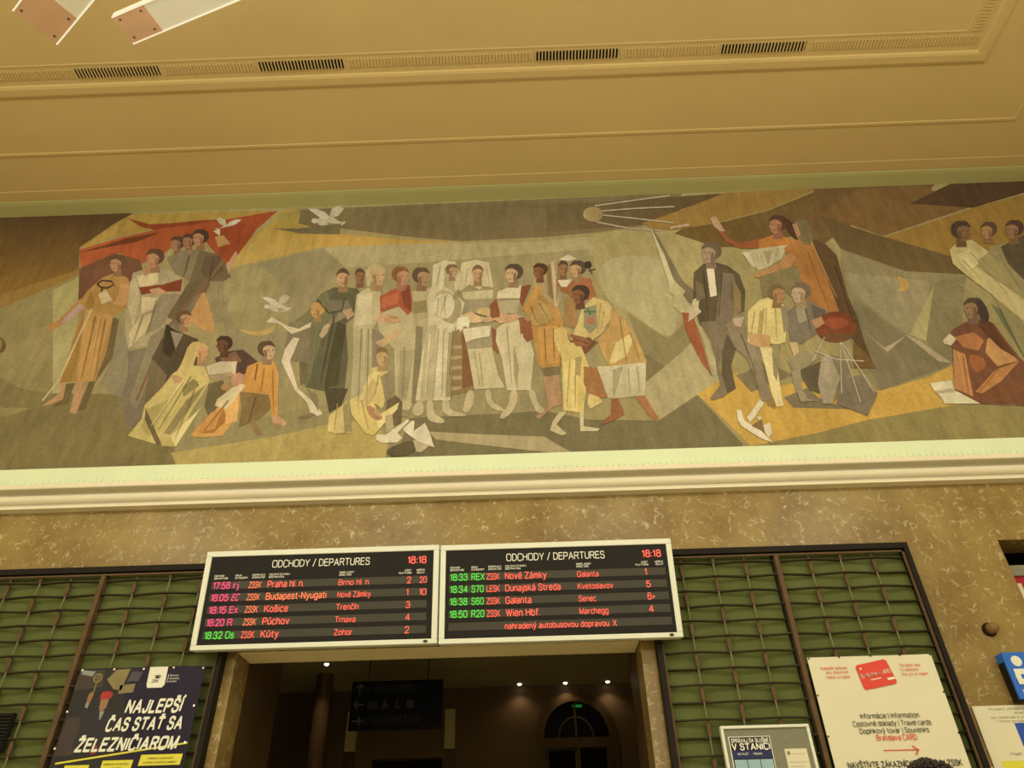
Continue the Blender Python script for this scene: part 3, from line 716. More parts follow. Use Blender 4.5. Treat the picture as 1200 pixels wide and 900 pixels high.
H(470, 324, 10, 'A87E54', '7A5028', 1, '7A5432')
P('A89660', '482,342 506,338 508,380 500,420 498,472 486,472 488,420 486,380'); P('908048', '484,352 506,352 506,366 486,368')
P('B2A068', '484,342 504,338 505,352 485,354'); P('7E7048', '488,382 496,384 490,470 482,474')
H(494, 325, 10, 'A48050', '54422A', 1, '6A4E2E')
P('C2B27A', '508,311 520,306 533,307 540,324 534,345 545,356 541,368 549,384 538,390 530,388 528,470 487,470 494,420 502,380 500,352 506,336')
P('A89862', '521,312 532,330 534,344 520,336'); P('B4A066', '512,340 532,342 536,370 518,378 508,360', 1); P('AC9C66', '500,384 512,380 508,470 492,470')
P('D0C088', '535,372 552,370 548,386 540,390'); P('988854', '526,390 530,390 528,466 522,466')
H(530, 318, 7, 'AA8854', '6E5836', 1, '7A5C36')
P('88703E', '530,390 548,382 556,458 528,464'); P('7A5530', '541,392 548,390 556,452 542,456')
for k in range(5): LN('A4905A', [(529, 408 + k * 12), (541, 407 + k * 12)], 4)
P('BCAC72', '541,309 556,305 573,308 578,338 566,336 562,340 550,334 540,342 536,340')
P('B8A86E', '541,343 578,340 577,352 544,352'); P('98895A', '544,352 577,350 574,374 556,376 546,364')
P('B89C5A', '558,362 575,360 573,374 560,376', 1); P('C8B880', '542,386 575,382 574,395 556,398 546,402'); P('948656', '546,402 574,396 576,410 548,412')
P('BAAA70', '548,410 576,408 584,440 592,455 556,457')
H(560, 321, 9, 'B48E58', '6A5030', 0, '7A5A34')
LN('5E5030', '556,368 577,374', 2); P('B4925C', '576,370 590,366 600,372 586,378')
P('82502C', '574,358 584,348 586,374 576,376'); P('805230', '576,384 582,388 584,416 578,410')
P('C6B67C', '584,342 600,336 612,335 610,350 582,350'); P('A49462', '582,350 610,350 606,368 586,368')
P('BEAE74', '582,386 604,370 616,386 626,414 622,458 594,458 588,420 581,400'); P('9C8C58', '602,404 608,430 606,458 602,440')
P('7A4628', '611,336 623,334 612,360 609,352'); P('885430', '608,374 622,372 626,396 618,402 610,392')
H(602, 321, 10, 'B4945C', '463824', -1, '5A442A')
P('AE823C', '612,362 628,336 640,332 652,352 660,378 662,404 656,430 636,432 630,428 622,376'); P('9A7436', '630,345 644,350 640,384 628,376')
P('BE8E44', '630,384 654,382 656,426 634,428'); P('8C7038', '654,380 664,390 660,430 656,430'); P('7A6A3E', '634,432 656,431 656,440 638,441')
P('9C8450', '636,309 650,305 660,344 652,365 648,360 634,344', 0); P('B69E68', '646,308 649,307 654,358 650,360'); P('806A3E', '640,312 645,310 648,352 642,346')
H(633, 318, 8, '7E5430', '44301E', -1, '50361E')
P('966034', '664,334 676,326 692,327 698,346 694,356 680,344 668,350'); P('8E6034', '652,328 668,330 666,345 656,342'); P('C8B884', '653,329 671,328 664,337 658,337')
P('C0B080', '655,305 665,299 676,304 666,307'); H(660, 315, 8, '8C643C', '4E3A24', 0, '5E4226'); H(677, 316, 9, 'B08A52', '48382A', -1, '6A4E2E')
P('3E3020', '684,308 692,306 694,314 686,316', 1); LN('42362A', '690,318 698,316', 1); LN('42362A', '688,310 694,322', 1)
P('94723C', '662,350 676,352 676,386 662,382')
# bending man and child
P('C0A85E', '695,349 712,354 718,362 714,378 698,394 690,402 676,404 668,398 676,382 682,362')
P('B48C48|B8944C', '716,362 734,378 748,400 758,425 714,430 706,416 700,398 714,384'); P('CCB668', '722,402 738,392 742,398 734,418 716,428 714,424')
P('8E8456', '684,362 699,358 700,384 692,392 684,384'); P('A06A40', '686,374 698,372 696,382 688,380', 1); LN('4E6A3A', '684,366 698,366', 2); LN('4E6A3A', '688,362 692,370', 2)
P('764C2C', '668,400 690,396 700,402 688,414 672,420 667,414')
P('C6B67E>AEA06A', '700,430 714,430 757,425 756,464 720,468 712,467 700,446'); P('A09160', '718,434 730,430 720,466 718,466')
H(680, 346, 10, '7A5230', '3C2E20', -1, '4A321E')
P('8C5C32', '716,468 724,467 732,486 718,494 704,499 706,494 716,486'); P('A06C3E', '744,465 755,464 766,482 772,490 768,493 760,488')
P('C6AC5A', '646,390 656,384 662,392 668,402 680,404 690,430 684,482 678,484 660,482 658,420 650,402'); P('D0B864', '660,424 678,422 676,482 662,480'); P('9E8A4A', '674,420 682,418 680,442 674,440')
P('986A38', '684,430 700,432 712,466 700,468 690,462 684,450'); P('C6AE60', '690,462 702,466 706,472 692,480 688,474')
P('C4A458', '647,392 656,383 664,386 666,402 656,402', 1); P('A8904E', '662,384 670,388 674,396 666,394'); P('BCAA70', '655,484 664,483 652,498 664,509 658,511 644,505 648,494'); P('BCAA70', '679,483 684,482 684,500 703,503 700,506 680,506')
P('A68250', '636,442 654,440 660,474 648,478 632,492 628,489 642,474')
# standing feet
for pts in ('487,472 496,472 497,486 488,489 482,484', '500,470 508,470 508,485 522,493 520,497 508,496 500,491', '517,470 527,470 528,482 548,486 544,489 520,488',
            '548,458 555,458 556,470 550,484 542,484 544,472', '568,458 576,458 576,472 592,480 590,484 572,478', '598,458 607,458 606,476 592,492 584,490 596,476', '618,458 627,458 630,474 640,482 632,486 626,480'):
    P('B4A26A', pts, 1)
P('8A7A4C', '470,480 480,482 478,490 470,488')
# kneeling girl with dove
P('C2AA5C', '422,466 436,432 450,428 458,440 452,470 448,480 440,474 430,480'); P('CCB668', '432,440 446,434 438,460 430,464'); P('8A7A4C', '446,442 460,434 460,468 452,472')
P('C8B060>BEA656', '410,470 424,462 440,476 448,500 438,511 428,508 412,486'); P('C4AC60', '408,470 411,508 394,509 384,506 386,488'); P('94844C', '402,476 410,470 412,506 404,508')
P('6A5834', '454,470 464,464 472,472 470,496 460,500 452,486'); P('D0BA6A', '440,490 468,472 466,480 444,504'); P('A07848', '430,474 444,482 450,492 440,494 430,484', 1)
P('A89860', '452,488 460,486 462,504 452,508'); H(448, 419, 10, 'B69458', '7A6236', 0, '86683A')
P('CDBE86', '442,510 452,510 464,502 478,492 480,494 466,508 472,514 466,519 448,520 441,516', 0); P('CBBC88', '472,504 482,494 486,494 485,506 498,496 504,508 509,525 490,518 476,508'); P('5E5232', '455,526 470,520 484,516 488,530 470,536 452,534', 1); P('B09E6C', '484,516 504,522 494,531 488,530')
# --- simplified satellite with its rods, and the rocket
P('A48E52|8A7440', [(695 + 12 * math.cos(t), 252 + 9 * math.sin(t)) for t in [2 * math.pi * k / 16 for k in range(16)]])
for pts in ('697,242 740,236 785,230', '706,248 745,245 790,243', '707,253 745,257 790,262', '699,261 740,269 775,271'): LN('A89A6A', pts, 1.6)
LN('B0946A', '785,268 808,264', 3)
P('746840', '762,264 775,285 800,330 818,345 815,360 800,350 788,330')
P('B0A266', '761,263 766,276 779,300 787,324 792,332 803,342 800,346 812,364 808,369 797,367 789,360 790,348 782,342 783,330 776,305 768,285')
P('C0B076', '761,263 768,285 783,330 786,340 790,330 778,300')
P('94562E', '799,367 810,368 822,400 830,430 834,441 822,425 808,398 803,385'); P('A89860', '812,372 822,384 838,420 840,440 834,441 824,400')
# suited man looking up
P('5A4C2E', '813,320 824,310 838,308 852,312 866,322 873,342 872,366 862,372 846,360 842,382 820,382 812,352')
P('7A6A46', '820,378 850,376 852,396 846,412 842,430 852,450 854,458 848,466 834,470 832,467 844,452 840,430 834,402')
P('85754E', '848,376 872,366 874,392 888,408 898,450 905,468 904,471 892,471 884,440 874,420 860,408')
P('5E5032', '852,392 862,410 856,430 862,456 852,462 846,440 846,412'); P('766646', '846,320 860,322 864,360 858,376 846,384 838,380 842,350')
P('CFC08C', '827,310 836,311 840,347 832,349'); P('8C7E56', '874,396 886,408 880,434')
P('BCAA74', '812,352 820,348 818,362 822,366 812,374 806,378 808,366'); P('B0966A', '858,374 872,372 868,384 860,382')
H(833, 297, 11, '9C8258', '5E5034', -1, '5C4830')
P('8A7038', '900,470 908,466 908,480 898,474')
# figures pointing to the sky
P('8A5028', '832,257 838,258 846,268 852,280 868,286 890,280 892,292 866,292 850,284 840,270'); P('AC8A5C', '832,256 838,254 850,272 844,272 836,266')
P('A8702E', '888,282 906,276 926,280 932,288 890,294'); P('AEA06A', '868,297 890,292 922,288 916,304 900,314 888,318 882,310'); P('BCAE78', '870,298 880,296 884,316 880,312'); P('928456', '894,296 905,294 900,312')
P('9C6A30', '918,292 934,280 948,276 962,305 978,345 992,366 990,372 960,372 944,350 934,322 928,310'); P('A87A40', '884,322 906,314 926,298 936,304 926,316 900,326 884,326')
P('5C4526', '950,280 966,286 980,300 986,322 994,350 1004,372 1012,400 1024,430 1012,430 1000,400 985,372 970,330'); P('6E5428', '1000,402 1014,414 1026,432 1000,432')
P('7C6E40', '918,316 934,312 944,350 946,370 930,350 916,340 894,350 890,325')
H(911, 264, 10, 'A4734A', '4A3020', -1, '6A4228'); P('4E3322', '916,256 926,258 936,276 934,284 924,274', 1)
P('6E6038', '930,260 940,256 950,264 954,284 944,290 936,280 930,272', 1); P('A67A4E', '928,264 933,262 938,276 934,280')
# boy in yellow and seated man
P('CBB666', '876,366 890,352 900,350 918,358 922,372 920,402 912,404 876,402'); P('A8924C', '890,366 896,362 892,400 886,402'); P('8A7C50', '914,358 924,362 924,384 918,392')
P('BE9458', '876,390 888,392 902,394 902,410 890,408 878,404'); P('D2BE74', '890,408 904,408 912,440 916,468 918,476 910,478 904,462 896,430'); P('8C7E4C', '904,404 914,404 910,448 906,440')
H(910, 345, 10, 'A07A46', '6C5A36', 1, '70542E')
P('76694A', '922,366 936,356 950,354 968,364 982,374 970,384 956,392 938,404 926,402'); P('60543A', '950,358 966,364 970,382 956,386'); P('94865C', '932,362 940,358 946,376 936,380')
H(938, 344, 11, 'B09464', '6A5636', -1, '7A6238')
P('8E8054', '922,424 932,414 946,412 960,420 940,434 930,436'); P('94865A', '927,436 938,434 938,452 946,468 960,470 938,472 930,452'); P('5E5234', '938,434 962,424 960,462 948,458 940,444')
P('9C8C62', '962,420 972,416 984,444 974,474 964,474 958,450'); P('7A6C48', '972,416 1000,424 990,450 976,474 984,444')
P('BC9E62', '924,402 934,402 936,414 930,418')
P('776A48', '985,445 1010,440 1028,462 1016,488 980,474')
# globe on its stand
P('70391F>7A4824', [(979 + 24 * math.cos(t), 384 + 18 * math.sin(t)) for t in [2 * math.pi * k / 20 for k in range(20)]])
P('8C4A28', '962,378 975,372 990,374 996,382 976,388', 1); P('6A4A2A', '958,392 1002,392 992,400 968,400', 1); P('A87E4E', '950,376 962,372 966,380 956,386')
for pts in ('984,402 986,462', '985,402 1008,472', '986,402 1024,460', '966,396 952,424', '954,412 980,422 1012,424'): LN('AC9C70', pts, 1.4)
# --- figures at the right edge
P('8A7C48', '1160,290 1200,280 1290,280 1290,420 1200,420 1165,350 1150,320')
P('B2A05E', '1112,294 1122,284 1138,282 1158,296 1150,318 1200,352 1250,400 1250,420 1200,378 1160,345 1130,322 1116,310'); P('94844A', '1140,312 1158,296 1180,320 1200,350 1160,322'); P('C0B06C', '1120,300 1136,292 1146,310 1134,318')
P('54482C', '1172,290 1200,276 1290,276 1290,330 1200,330 1180,310')
H(1126, 272, 11, '7C5C34', '443422', 1, '4E3822'); H(1158, 271, 9, '9A7440', '4E3824', -1, '5E4426'); H(1188, 270, 10, '906A40', '483424', -1, '5A4028'); H(1222, 268, 10, '906A40', '483424', -1, '5A4028')
P('AE9A68', '1088,450 1114,446 1122,462 1100,466'); P('CDBF86', '1089,450 1114,447 1116,456 1094,459'); P('CBBD84', '1100,462 1124,460 1150,470 1188,469 1190,476 1150,474 1106,474')
P('724A2C', '1114,388 1128,380 1142,374 1164,380 1178,400 1196,422 1240,460 1240,478 1196,476 1148,474 1118,458 1116,420'); P('A8703A', '1118,396 1140,390 1152,400 1146,412 1128,408'); P('B27C42', '1116,410 1130,416 1140,466 1118,456')
P('985C2C', '1132,416 1150,418 1156,430 1142,440', 1); P('AE783C', '1142,460 1166,434 1194,424 1172,448 1150,462'); P('B88848', '1156,398 1166,394 1192,424 1168,430 1154,414'); P('744A28', '1150,462 1184,452 1194,462 1156,470'); P('5C3C22', '1140,376 1160,378 1190,420 1172,410 1154,392')
P('C0AE78', '1104,400 1112,392 1120,398 1114,406 1106,404'); H(1140, 362, 11, '8A6C44', '4A3A26', -1, '5C4630'); P('46362A', '1142,352 1154,356 1160,376 1150,382 1146,366', 1)
# bird on the ground, and the ring at the left edge
P('CFC08C', '863,481 868,482 872,494 892,506 906,520 890,514 868,500 864,492'); P('CFC08C', '875,490 890,469 895,473 884,490 878,496'); P('C2B27E', '886,490 892,488 892,496'); P('CABA84', '892,500 902,496 905,508 900,514'); P('7C6038', '880,500 892,492 896,508')
E_('6A5228', 0, 405, 7, 9); E_('8E7A44', -2, 404, 5, 7)
# arms, hands and sleeves of the middle group
P('9A8A58', '533,342 541,356 540,372 530,380 520,376 528,366'); P('C8B880', '512,346 528,344 534,358 528,374 514,374 508,362', 1); LN('9A8A58', '514,350 512,372', 1.4, .5); LN('9A8A58', '521,347 522,374', 1.3, .5)
P('C4A468', '538,372 552,366 562,372 566,378 556,380 546,378'); P('B8945C', '562,374 574,372 580,376 570,380'); LN('8A7A4A', '534,384 528,470', 1.3, .5); P('D2C48C', '536,374 548,372 551,378 549,386 544,382 540,390 535,382')
LN('C0B078', '522,386 526,394 523,402 519,394 522,386', 1.5); LN('7A6A40', '531,392 527,440', 1)
P('B48C54', '454,368 466,372 470,378 458,380 450,374'); LN('8A6A3A', '456,372 468,374', 1); P('A8895A', '402,366 412,362 416,370 408,376'); LN('4A4228', '372,352 386,368 402,364', 1.6, .8)
P('B8905A', '577,374 590,372 604,368 612,372 600,378 586,380'); P('9C7A4A', '612,372 626,368 630,374 618,378'); LN('8E7C4E', '584,352 610,351', 1.4)
P('A88848', '630,352 642,360 650,372 640,380 626,384 622,374'); LN('7A6030', '632,356 644,378', 1.4, .6); LN('7A6030', '622,360 630,380', 1.3, .6)
P('8A5C36', '668,392 684,396 694,402 688,408 674,406'); LN('5E3E24', '672,398 690,404', 1); P('BCA058', '700,362 712,372 708,390 694,400 690,394 700,384'); LN('94804A', '708,366 704,388', 1.3, .5)
P('B49A58', '436,444 442,450 438,468 430,476 426,470'); P('B2905A', '438,478 446,484 448,490 440,488')
P('86703E', '860,330 868,344 868,366 860,372 858,350'); LN('4E4028', '846,322 842,372', 1.4, .6); P('6E5E3C', '815,330 824,334 826,350 816,354')
P('B89050', '884,392 900,396 904,404 892,406'); LN('8A7240', '884,366 880,392', 1.3, .5)
# drapery folds
for c, w_, pts in (
    ('8A6A30', 1.6, '112,372 96,445'), ('8A6A30', 1.4, '124,375 112,440'), ('C49A50', 1.6, '118,372 104,444'), ('8A7A50', 1.5, '168,370 156,405'), ('8A7A50', 1.4, '184,352 172,395'), ('9A8A5C', 1.4, '196,322 200,334'), ('5A4C2E', 1.5, '222,300 216,325'), ('5A4C2E', 1.4, '250,305 244,340'), ('9A8A58', 1.4, '254,335 256,378'),
    ('8E7E44', 1.5, '224,442 186,505'), ('8E7E44', 1.3, '232,448 206,515'), ('D4C07A', 1.6, '216,446 178,500'), ('9C6C2C', 1.4, '268,470 240,505'), ('9C6C2C', 1.3, '310,432 306,460'), ('9C6C2C', 1.2, '320,435 321,485'), ('6A5430', 1.4, '300,466 292,494'),
    ('4E482C', 1.5, '392,372 376,450'), ('4E482C', 1.3, '404,350 400,368'), ('787048', 1.5, '372,388 364,452'), ('787048', 1.3, '386,384 372,456'), ('8C7E50', 1.3, '424,386 420,476'), ('8C7E50', 1.2, '432,386 430,478'), ('C4B47C', 1.3, '428,388 425,478'), ('8E7E50', 1.3, '474,408 472,466'), ('C0B07A', 1.3, '468,408 467,466'),
    ('A4935E', 1.4, '514,386 508,466'), ('A4935E', 1.3, '520,388 518,466'), ('CEBF88', 1.4, '504,392 498,466'), ('9A8A58', 1.3, '516,314 512,336'), ('9A8A58', 1.3, '524,346 516,372'), ('A09058', 1.3, '562,415 566,452'), ('CCBC82', 1.4, '570,412 578,452'), ('A09058', 1.2, '556,412 562,452'), ('9E8E5C', 1.3, '594,384 600,452'), ('D0C088', 1.4, '612,392 614,452'), ('9E8E5C', 1.2, '548,316 545,338'), ('9E8E5C', 1.2, '571,316 574,336'),
    ('8E6830', 1.4, '638,386 640,425'), ('8E6830', 1.3, '648,386 650,424'), ('7C6436', 1.2, '643,312 648,352'), ('7C6436', 1.2, '654,318 652,356'), ('9A7A3E', 1.4, '726,372 734,424'), ('9A7A3E', 1.3, '738,390 750,424'), ('A08A48', 1.3, '704,356 700,392'), ('A09262', 1.3, '736,432 738,462'), ('A09262', 1.2, '746,430 750,460'), ('A48C48', 1.3, '668,424 664,478'), ('A48C48', 1.3, '674,440 674,478'),
    ('9A8442', 1.4, '424,470 432,504'), ('9A8442', 1.3, '396,474 392,504'), ('9A8442', 1.2, '444,440 440,464'), ('4A3C24', 1.3, '824,318 830,372'), ('6A5A3A', 1.3, '856,330 860,362'), ('5E5034', 1.3, '868,392 886,440'), ('8A5C2A', 1.5, '946,296 972,366'), ('8A5C2A', 1.3, '936,300 926,316'), ('48351E', 1.5, '978,312 1000,380'), ('B08A4A', 1.4, '950,284 980,350'), ('969058', 1.2, '886,298 890,314'), ('969058', 1.2, '912,292 906,310'),
    ('A8904E', 1.3, '898,362 896,400'), ('A8904E', 1.2, '908,362 910,400'), ('5E5238', 1.3, '944,362 950,392'), ('8C5A2C', 1.4, '1128,420 1134,462'), ('6A4020', 1.4, '1160,382 1186,420'), ('8C5A2C', 1.3, '1170,432 1146,462'), ('C08E50', 1.3, '1122,414 1130,458'), ('94844C', 1.3, '1136,296 1180,346'), ('94844C', 1.2, '1128,306 1150,330'), ('7E7044', 1.2, '1170,300 1196,340')):
    LN(c, pts, w_, w_ * .4)
mural = G.build('mural', mural_paint())
tag(mural, 'long painted mural of robed figures, doves and a red banner, above the cornice', 'mural')
# ------------------------------------------------------------------ woven metal screens beside the doorway
def lattice(cx, xs, mull, half, label, par):
    zt, zb = 4.128, 1.0
    r = empty('lattice_screen', (cx, 0, zb)); tag(r, label, 'screen', 'woven metal screens beside the doorway')
    h = zt - zb
    q = MB(); q.box(-half + .02, half - .02, -0.012, -0.002, 0.02, h); q.build('backing_board', M['green'], r)
    q = MB()                                    # dark outer frame with a thin brass fillet inside
    q.box(-half - .03, half + .03, -0.11, 0, h, h + 0.055); q.box(-half - .03, half + .03, -0.11, 0, -0.05, 0)
    q.box(-half - .03, -half + .015, -0.11, 0, 0, h); q.box(half - .015, half + .03, -0.11, 0, 0, h)
    q.box(-half + .015, half - .015, -0.09, -0.075, h - 0.03, h - 0.012, 1); q.box(-half + .015, -half + .035, -0.09, -0.07, 0, h - .012, 1); q.box(half - .035, half - .015, -0.09, -0.07, 0, h - .012, 1)
    q.build('frame', [M['dark'], M['sleeve']], r)
    q = MB(); q.box(mull - cx - .022, mull - cx + .022, -0.10, -0.012, 0, h - .012); q.box(mull - cx - .035, mull - cx - .022, -0.05, -0.012, 0, h - .012, 1)
    q.build('mullion', [M['sleeve'], M['dark']], r, bevel=0.006)
    pitch = 0.1352; n = int((h - 0.06) / pitch)
    Z = [h - 0.075 - pitch * k for k in range(n + 1)]
    allx = sorted([-half + .03] + [x - cx for x in xs + [mull]] + [half - .03])
    for ci, x in enumerate(allx[1:-1]):
        if abs(x - (mull - cx)) < 1e-6: continue
        q = MB(); q.box(x - .006, x + .006, -0.060, -0.048, 0, h - .012)
        edges = [h - 0.012] + Z
        for k in range(len(edges) - 1):
            if (k + ci) % 2:
                t0, t1 = edges[k] - .008, edges[k + 1] + .008
                q.prism([(x - .011, t1), (x + .011, t1), (x + .016, t1 + .02), (x + .016, t0 - .02), (x + .011, t0), (x - .011, t0), (x - .016, t0 - .02), (x - .016, t1 + .02)], -0.068, -0.046, 1)
        q.build('vertical_bar', [M['bar'], M['sleeve']], r)
    for k, z in enumerate(Z):
        q = MB()
        for i in range(len(allx) - 1):
            a, c = allx[i], allx[i + 1]
            ya = -0.058 - (0.040 if (i + k) % 2 and 0 < i else 0); yc = -0.058 - (0.040 if (i + 1 + k) % 2 and i + 1 < len(allx) - 1 else 0)
            i0 = len(q.v)
            q.v += [(a, ya, z - .006), (a, ya, z + .006), (a, ya + .034, z + .006), (a, ya + .034, z - .006), (c, yc, z - .006), (c, yc, z + .006), (c, yc + .034, z + .006), (c, yc + .034, z - .006)]
            for f in ((0, 4, 5, 1), (1, 5, 6, 2), (2, 6, 7, 3), (3, 7, 4, 0), (0, 1, 2, 3), (4, 7, 6, 5)):
                q.f.append(tuple(i0 + t for t in f)); q.m.append(0)
        q.build('cross_strip', M['strip'], r)
    return r
lattice(2.366, [1.466, 1.769, 2.064, 2.670, 2.963, 3.262], 2.357, 1.21, 'green backed woven metal screen right of the doorway, behind the red card banner', 1)
ls = lattice(-4.022, [-3.072, -3.374, -3.696, -4.331, -4.618, -4.91], -4.005, 1.296, 'green backed woven metal screen left of the doorway, behind the dark violet banner', 0)
g = empty('wall_vent', (-4.74, -0.10, 2.60)); tag(g, 'dark louvred vent grille in front of the left green screen', 'vent')
q = MB(); q.box(-.37, .37, 0, .03, 0, .30); q.build('back_plate', M['black'], g)
q = MB()
for k in range(11): q.prism([(-.36, .012 + k * .0262), (.36, .012 + k * .0262), (.36, .026 + k * .0262), (-.36, .026 + k * .0262)], -.014, .0)
q.build('louvres', M['dark'], g)
# ------------------------------------------------------------------ departure boards
def board(loc, W, label, rows, hx, clock, header_shift, extra=None):
    t = math.radians(7.5); Hh = 0.865
    r = empty('departure_board', loc, (t, 0, 0)); tag(r, label, 'display board', 'departure boards over the doorway')
    q = MB(); h = W / 2
    q.box(-h + .01, h - .01, 0.012, 0.105, 0.01, Hh - .01); q.build('housing', M['dark'], r)
    q = MB(); fw = 0.05
    q.box(-h, h, -.012, .11, 0, .042); q.box(-h, h, -.012, .11, Hh - fw, Hh); q.box(-h, -h + fw, -.012, .11, .042, Hh - fw); q.box(h - fw, h, -.012, .11, .042, Hh - fw)
    f = q.build('frame', M['alu'], r, bevel=0.006)
    q = MB(); q.box(-h + fw, h - fw, 0.0, 0.012, .042, Hh - fw); q.build('screen', M['screen'], r)
    y = -0.004
    lettering('title', [dict(text='ODCHODY / DEPARTURES', x=hx['title'][0], z=0.705, cap=0.060, y=y, width=hx['title'][1], bold=.006)], M['white'], r)
    lettering('clock', [dict(text=clock, x=hx['clock'], z=0.703, cap=0.058, y=y, width=0.172, bold=.02)], M['led_red'], r)
    hd = []
    for k, (x, a, c, al) in enumerate(hx['heads']):
        for s_, z in ((a, 0.632), (c, 0.609)): hd.append(dict(text=s_, x=x, z=z + header_shift, cap=0.0145, y=y, right=al, bold=.02))
    lettering('column_heading', hd, M['white'], r)
    for k, row in enumerate(rows):
        z = 0.525 + header_shift - 0.1075 * k
        q = MB(); q.box(hx['slot'][0], hx['slot'][1], -.0025, 0.002, z - .004, z + .062); s_ = q.build('display_row', M['slot'], r)
        tc = row['tc']
        if row.get('time'): lettering('time_lettering', [dict(text=row['time'], x=hx['time'], z=z, cap=.054, y=y - .001, width=.155, bold=.015), dict(text=row['cat'], x=hx['cat'], z=z, cap=.054, y=y - .001, width=row['cw'], bold=.012, shear=row.get('sh', 0))], M[tc], s_)
        L_ = []
        if row.get('op'): L_.append(dict(text=row['op'], x=hx['op'], z=z, cap=.050, y=y - .001, width=.118, bold=.012, shear=.15 if 'orange' in row.get('oc', '') else 0))
        if L_: lettering('operator_lettering', L_, M[row.get('oc', 'led_red')], s_)
        lettering('destination_lettering', [dict(text=row['dest'], x=hx['dest'] if row.get('time') else hx['dest'] - .01, z=z, cap=.054 if row.get('time') else .045, y=y - .001, width=row['dw'], bold=.014)], M[row.get('dc', 'led_red')], s_)
        if row.get('dir'): lettering('direction_lettering', [dict(text=row['dir'], x=hx['dir'], z=z, cap=.046, y=y - .001, width=row['rw'], bold=.008)], M['led_red'], s_)
        if row.get('plat'): lettering('platform_lettering', [dict(text=row['plat'], x=hx['plat'], z=z, cap=.052, y=y - .001, width=row.get('pw'), bold=.01)] + ([dict(text=row['delay'], x=hx['delay'], z=z, cap=.05, y=y - .001, width=.065, bold=.008)] if row.get('delay') else []), M['led_red'], s_)
    q = MB(); q.lathe([(0.001, 0), (.014, 0), (.014, .006), (.001, .006)], (h - 0.10, -.012, .021), (0, -1, 0), 16)
    for i, v in enumerate(q.v): q.v[i] = ((v[0] - (h - .10)) * 1.4 + h - .10, v[1], (v[2] - .021) * .8 + .021)
    q.build('badge', M['ink'], r)
    q = MB()
    for x in (-h * .6, h * .6): q.box(x - .03, x + .03, .105, .32, .70, .76)
    q.build('wall_bracket', M['dark'], r)
    return r
heads = lambda o, s: [(s[0], 'ODCHOD', 'DEPARTURE', False), (s[1], 'DRUH', 'CATEGORY', False), (s[2], 'DOPRAVCA', 'OPERATOR', False), (s[3], 'CIEĽOVÁ STANICA', 'DESTINATION', False), (s[4], 'SMER JAZDY', 'DIRECTION', False), (s[5], 'NÁST.', 'PLATFORM', True), (s[6], 'MEŠKÁ', 'DELAY', True)]
c0 = -1.857
board((c0, -0.25, 3.329), 2.145, 'left departures board, with five rows of destinations from Praha to Kúty',
      [dict(time='17:58', cat='rj', cw=.05, op='ZSSK', oc='led_orange', dest='Praha hl. n.', dw=.33, dir='Brno hl. n.', rw=.285, plat='2', delay='20', tc='led_pink'),
       dict(time='18:05', cat='EC', cw=.075, sh=.3, op='ZSSK', oc='led_orange', dest='Budapest-Nyugati', dw=.545, dir='Nové Zámky', rw=.30, plat='1', delay='10', tc='led_pink', dc='led_orange'),
       dict(time='18:15', cat='Ex', cw=.077, op='ZSSK', oc='led_orange', dest='Košice', dw=.215, dir='Trenčín', rw=.20, plat='3', tc='led_pink'),
       dict(time='18:20', cat='R', cw=.045, op='ZSSK', oc='led_orange', dest='Púchov', dw=.24, dir='Trnava', rw=.18, plat='4', tc='led_pink'),
       dict(time='18:32', cat='Os', cw=.077, op='ZSSK', dest='Kúty', dw=.16, dir='Zohor', rw=.16, plat='2', tc='led_green')],
      dict(title=(-2.312 - c0, .895), clock=-1.07 - c0, time=-2.822 - c0, cat=-2.64 - c0, op=-2.502 - c0, dest=-2.33 - c0, dir=-1.687 - c0, plat=-1.07 - c0, delay=-.955 - c0, slot=(-2.84 - c0, -.884 - c0),
           heads=heads(0, [-2.826 - c0, -2.635 - c0, -2.48 - c0, -2.328 - c0, -1.687 - c0, -1.03 - c0, -.912 - c0])), '18:18', 0.0)
c1 = .284
board((c1, -0.25, 3.322), 2.11, 'right departures board, with green times and rows from Nové Zámky to Wien',
      [dict(time='18:33', cat='REX', cw=.12, op='ZSSK', dest='Nové Zámky', dw=.375, dir='Galanta', rw=.195, plat='1', tc='led_green'),
       dict(time='18:34', cat='S70', cw=.11, op='LESK', dest='Dunajská Streda', dw=.495, dir='Kvetoslavov', rw=.315, plat='5', tc='led_green'),
       dict(time='18:38', cat='S60', cw=.11, op='ZSSK', dest='Galanta', dw=.23, dir='Senec', rw=.155, plat='6>', pw=.067, tc='led_green'),
       dict(time='18:50', cat='R20', cw=.115, op='ZSSK', dest='Wien Hbf.', dw=.30, dir='Marchegg', rw=.255, plat='4', tc='led_green'),
       dict(dest='nahradený autobusovou dopravou. X', dw=.975, tc='led_red')],
      dict(title=(-.171 - c1, .895), clock=1.064 - c1, time=-.677 - c1, cat=-.488 - c1, op=-.352 - c1, dest=-.186 - c1, dir=.461 - c1, plat=1.07 - c1, delay=1.15 - c1, slot=(-.688 - c1, 1.258 - c1),
           heads=heads(0, [-.681 - c1, -.488 - c1, -.335 - c1, -.182 - c1, .461 - c1, 1.11 - c1, 1.245 - c1])), '18:18', 0.017)
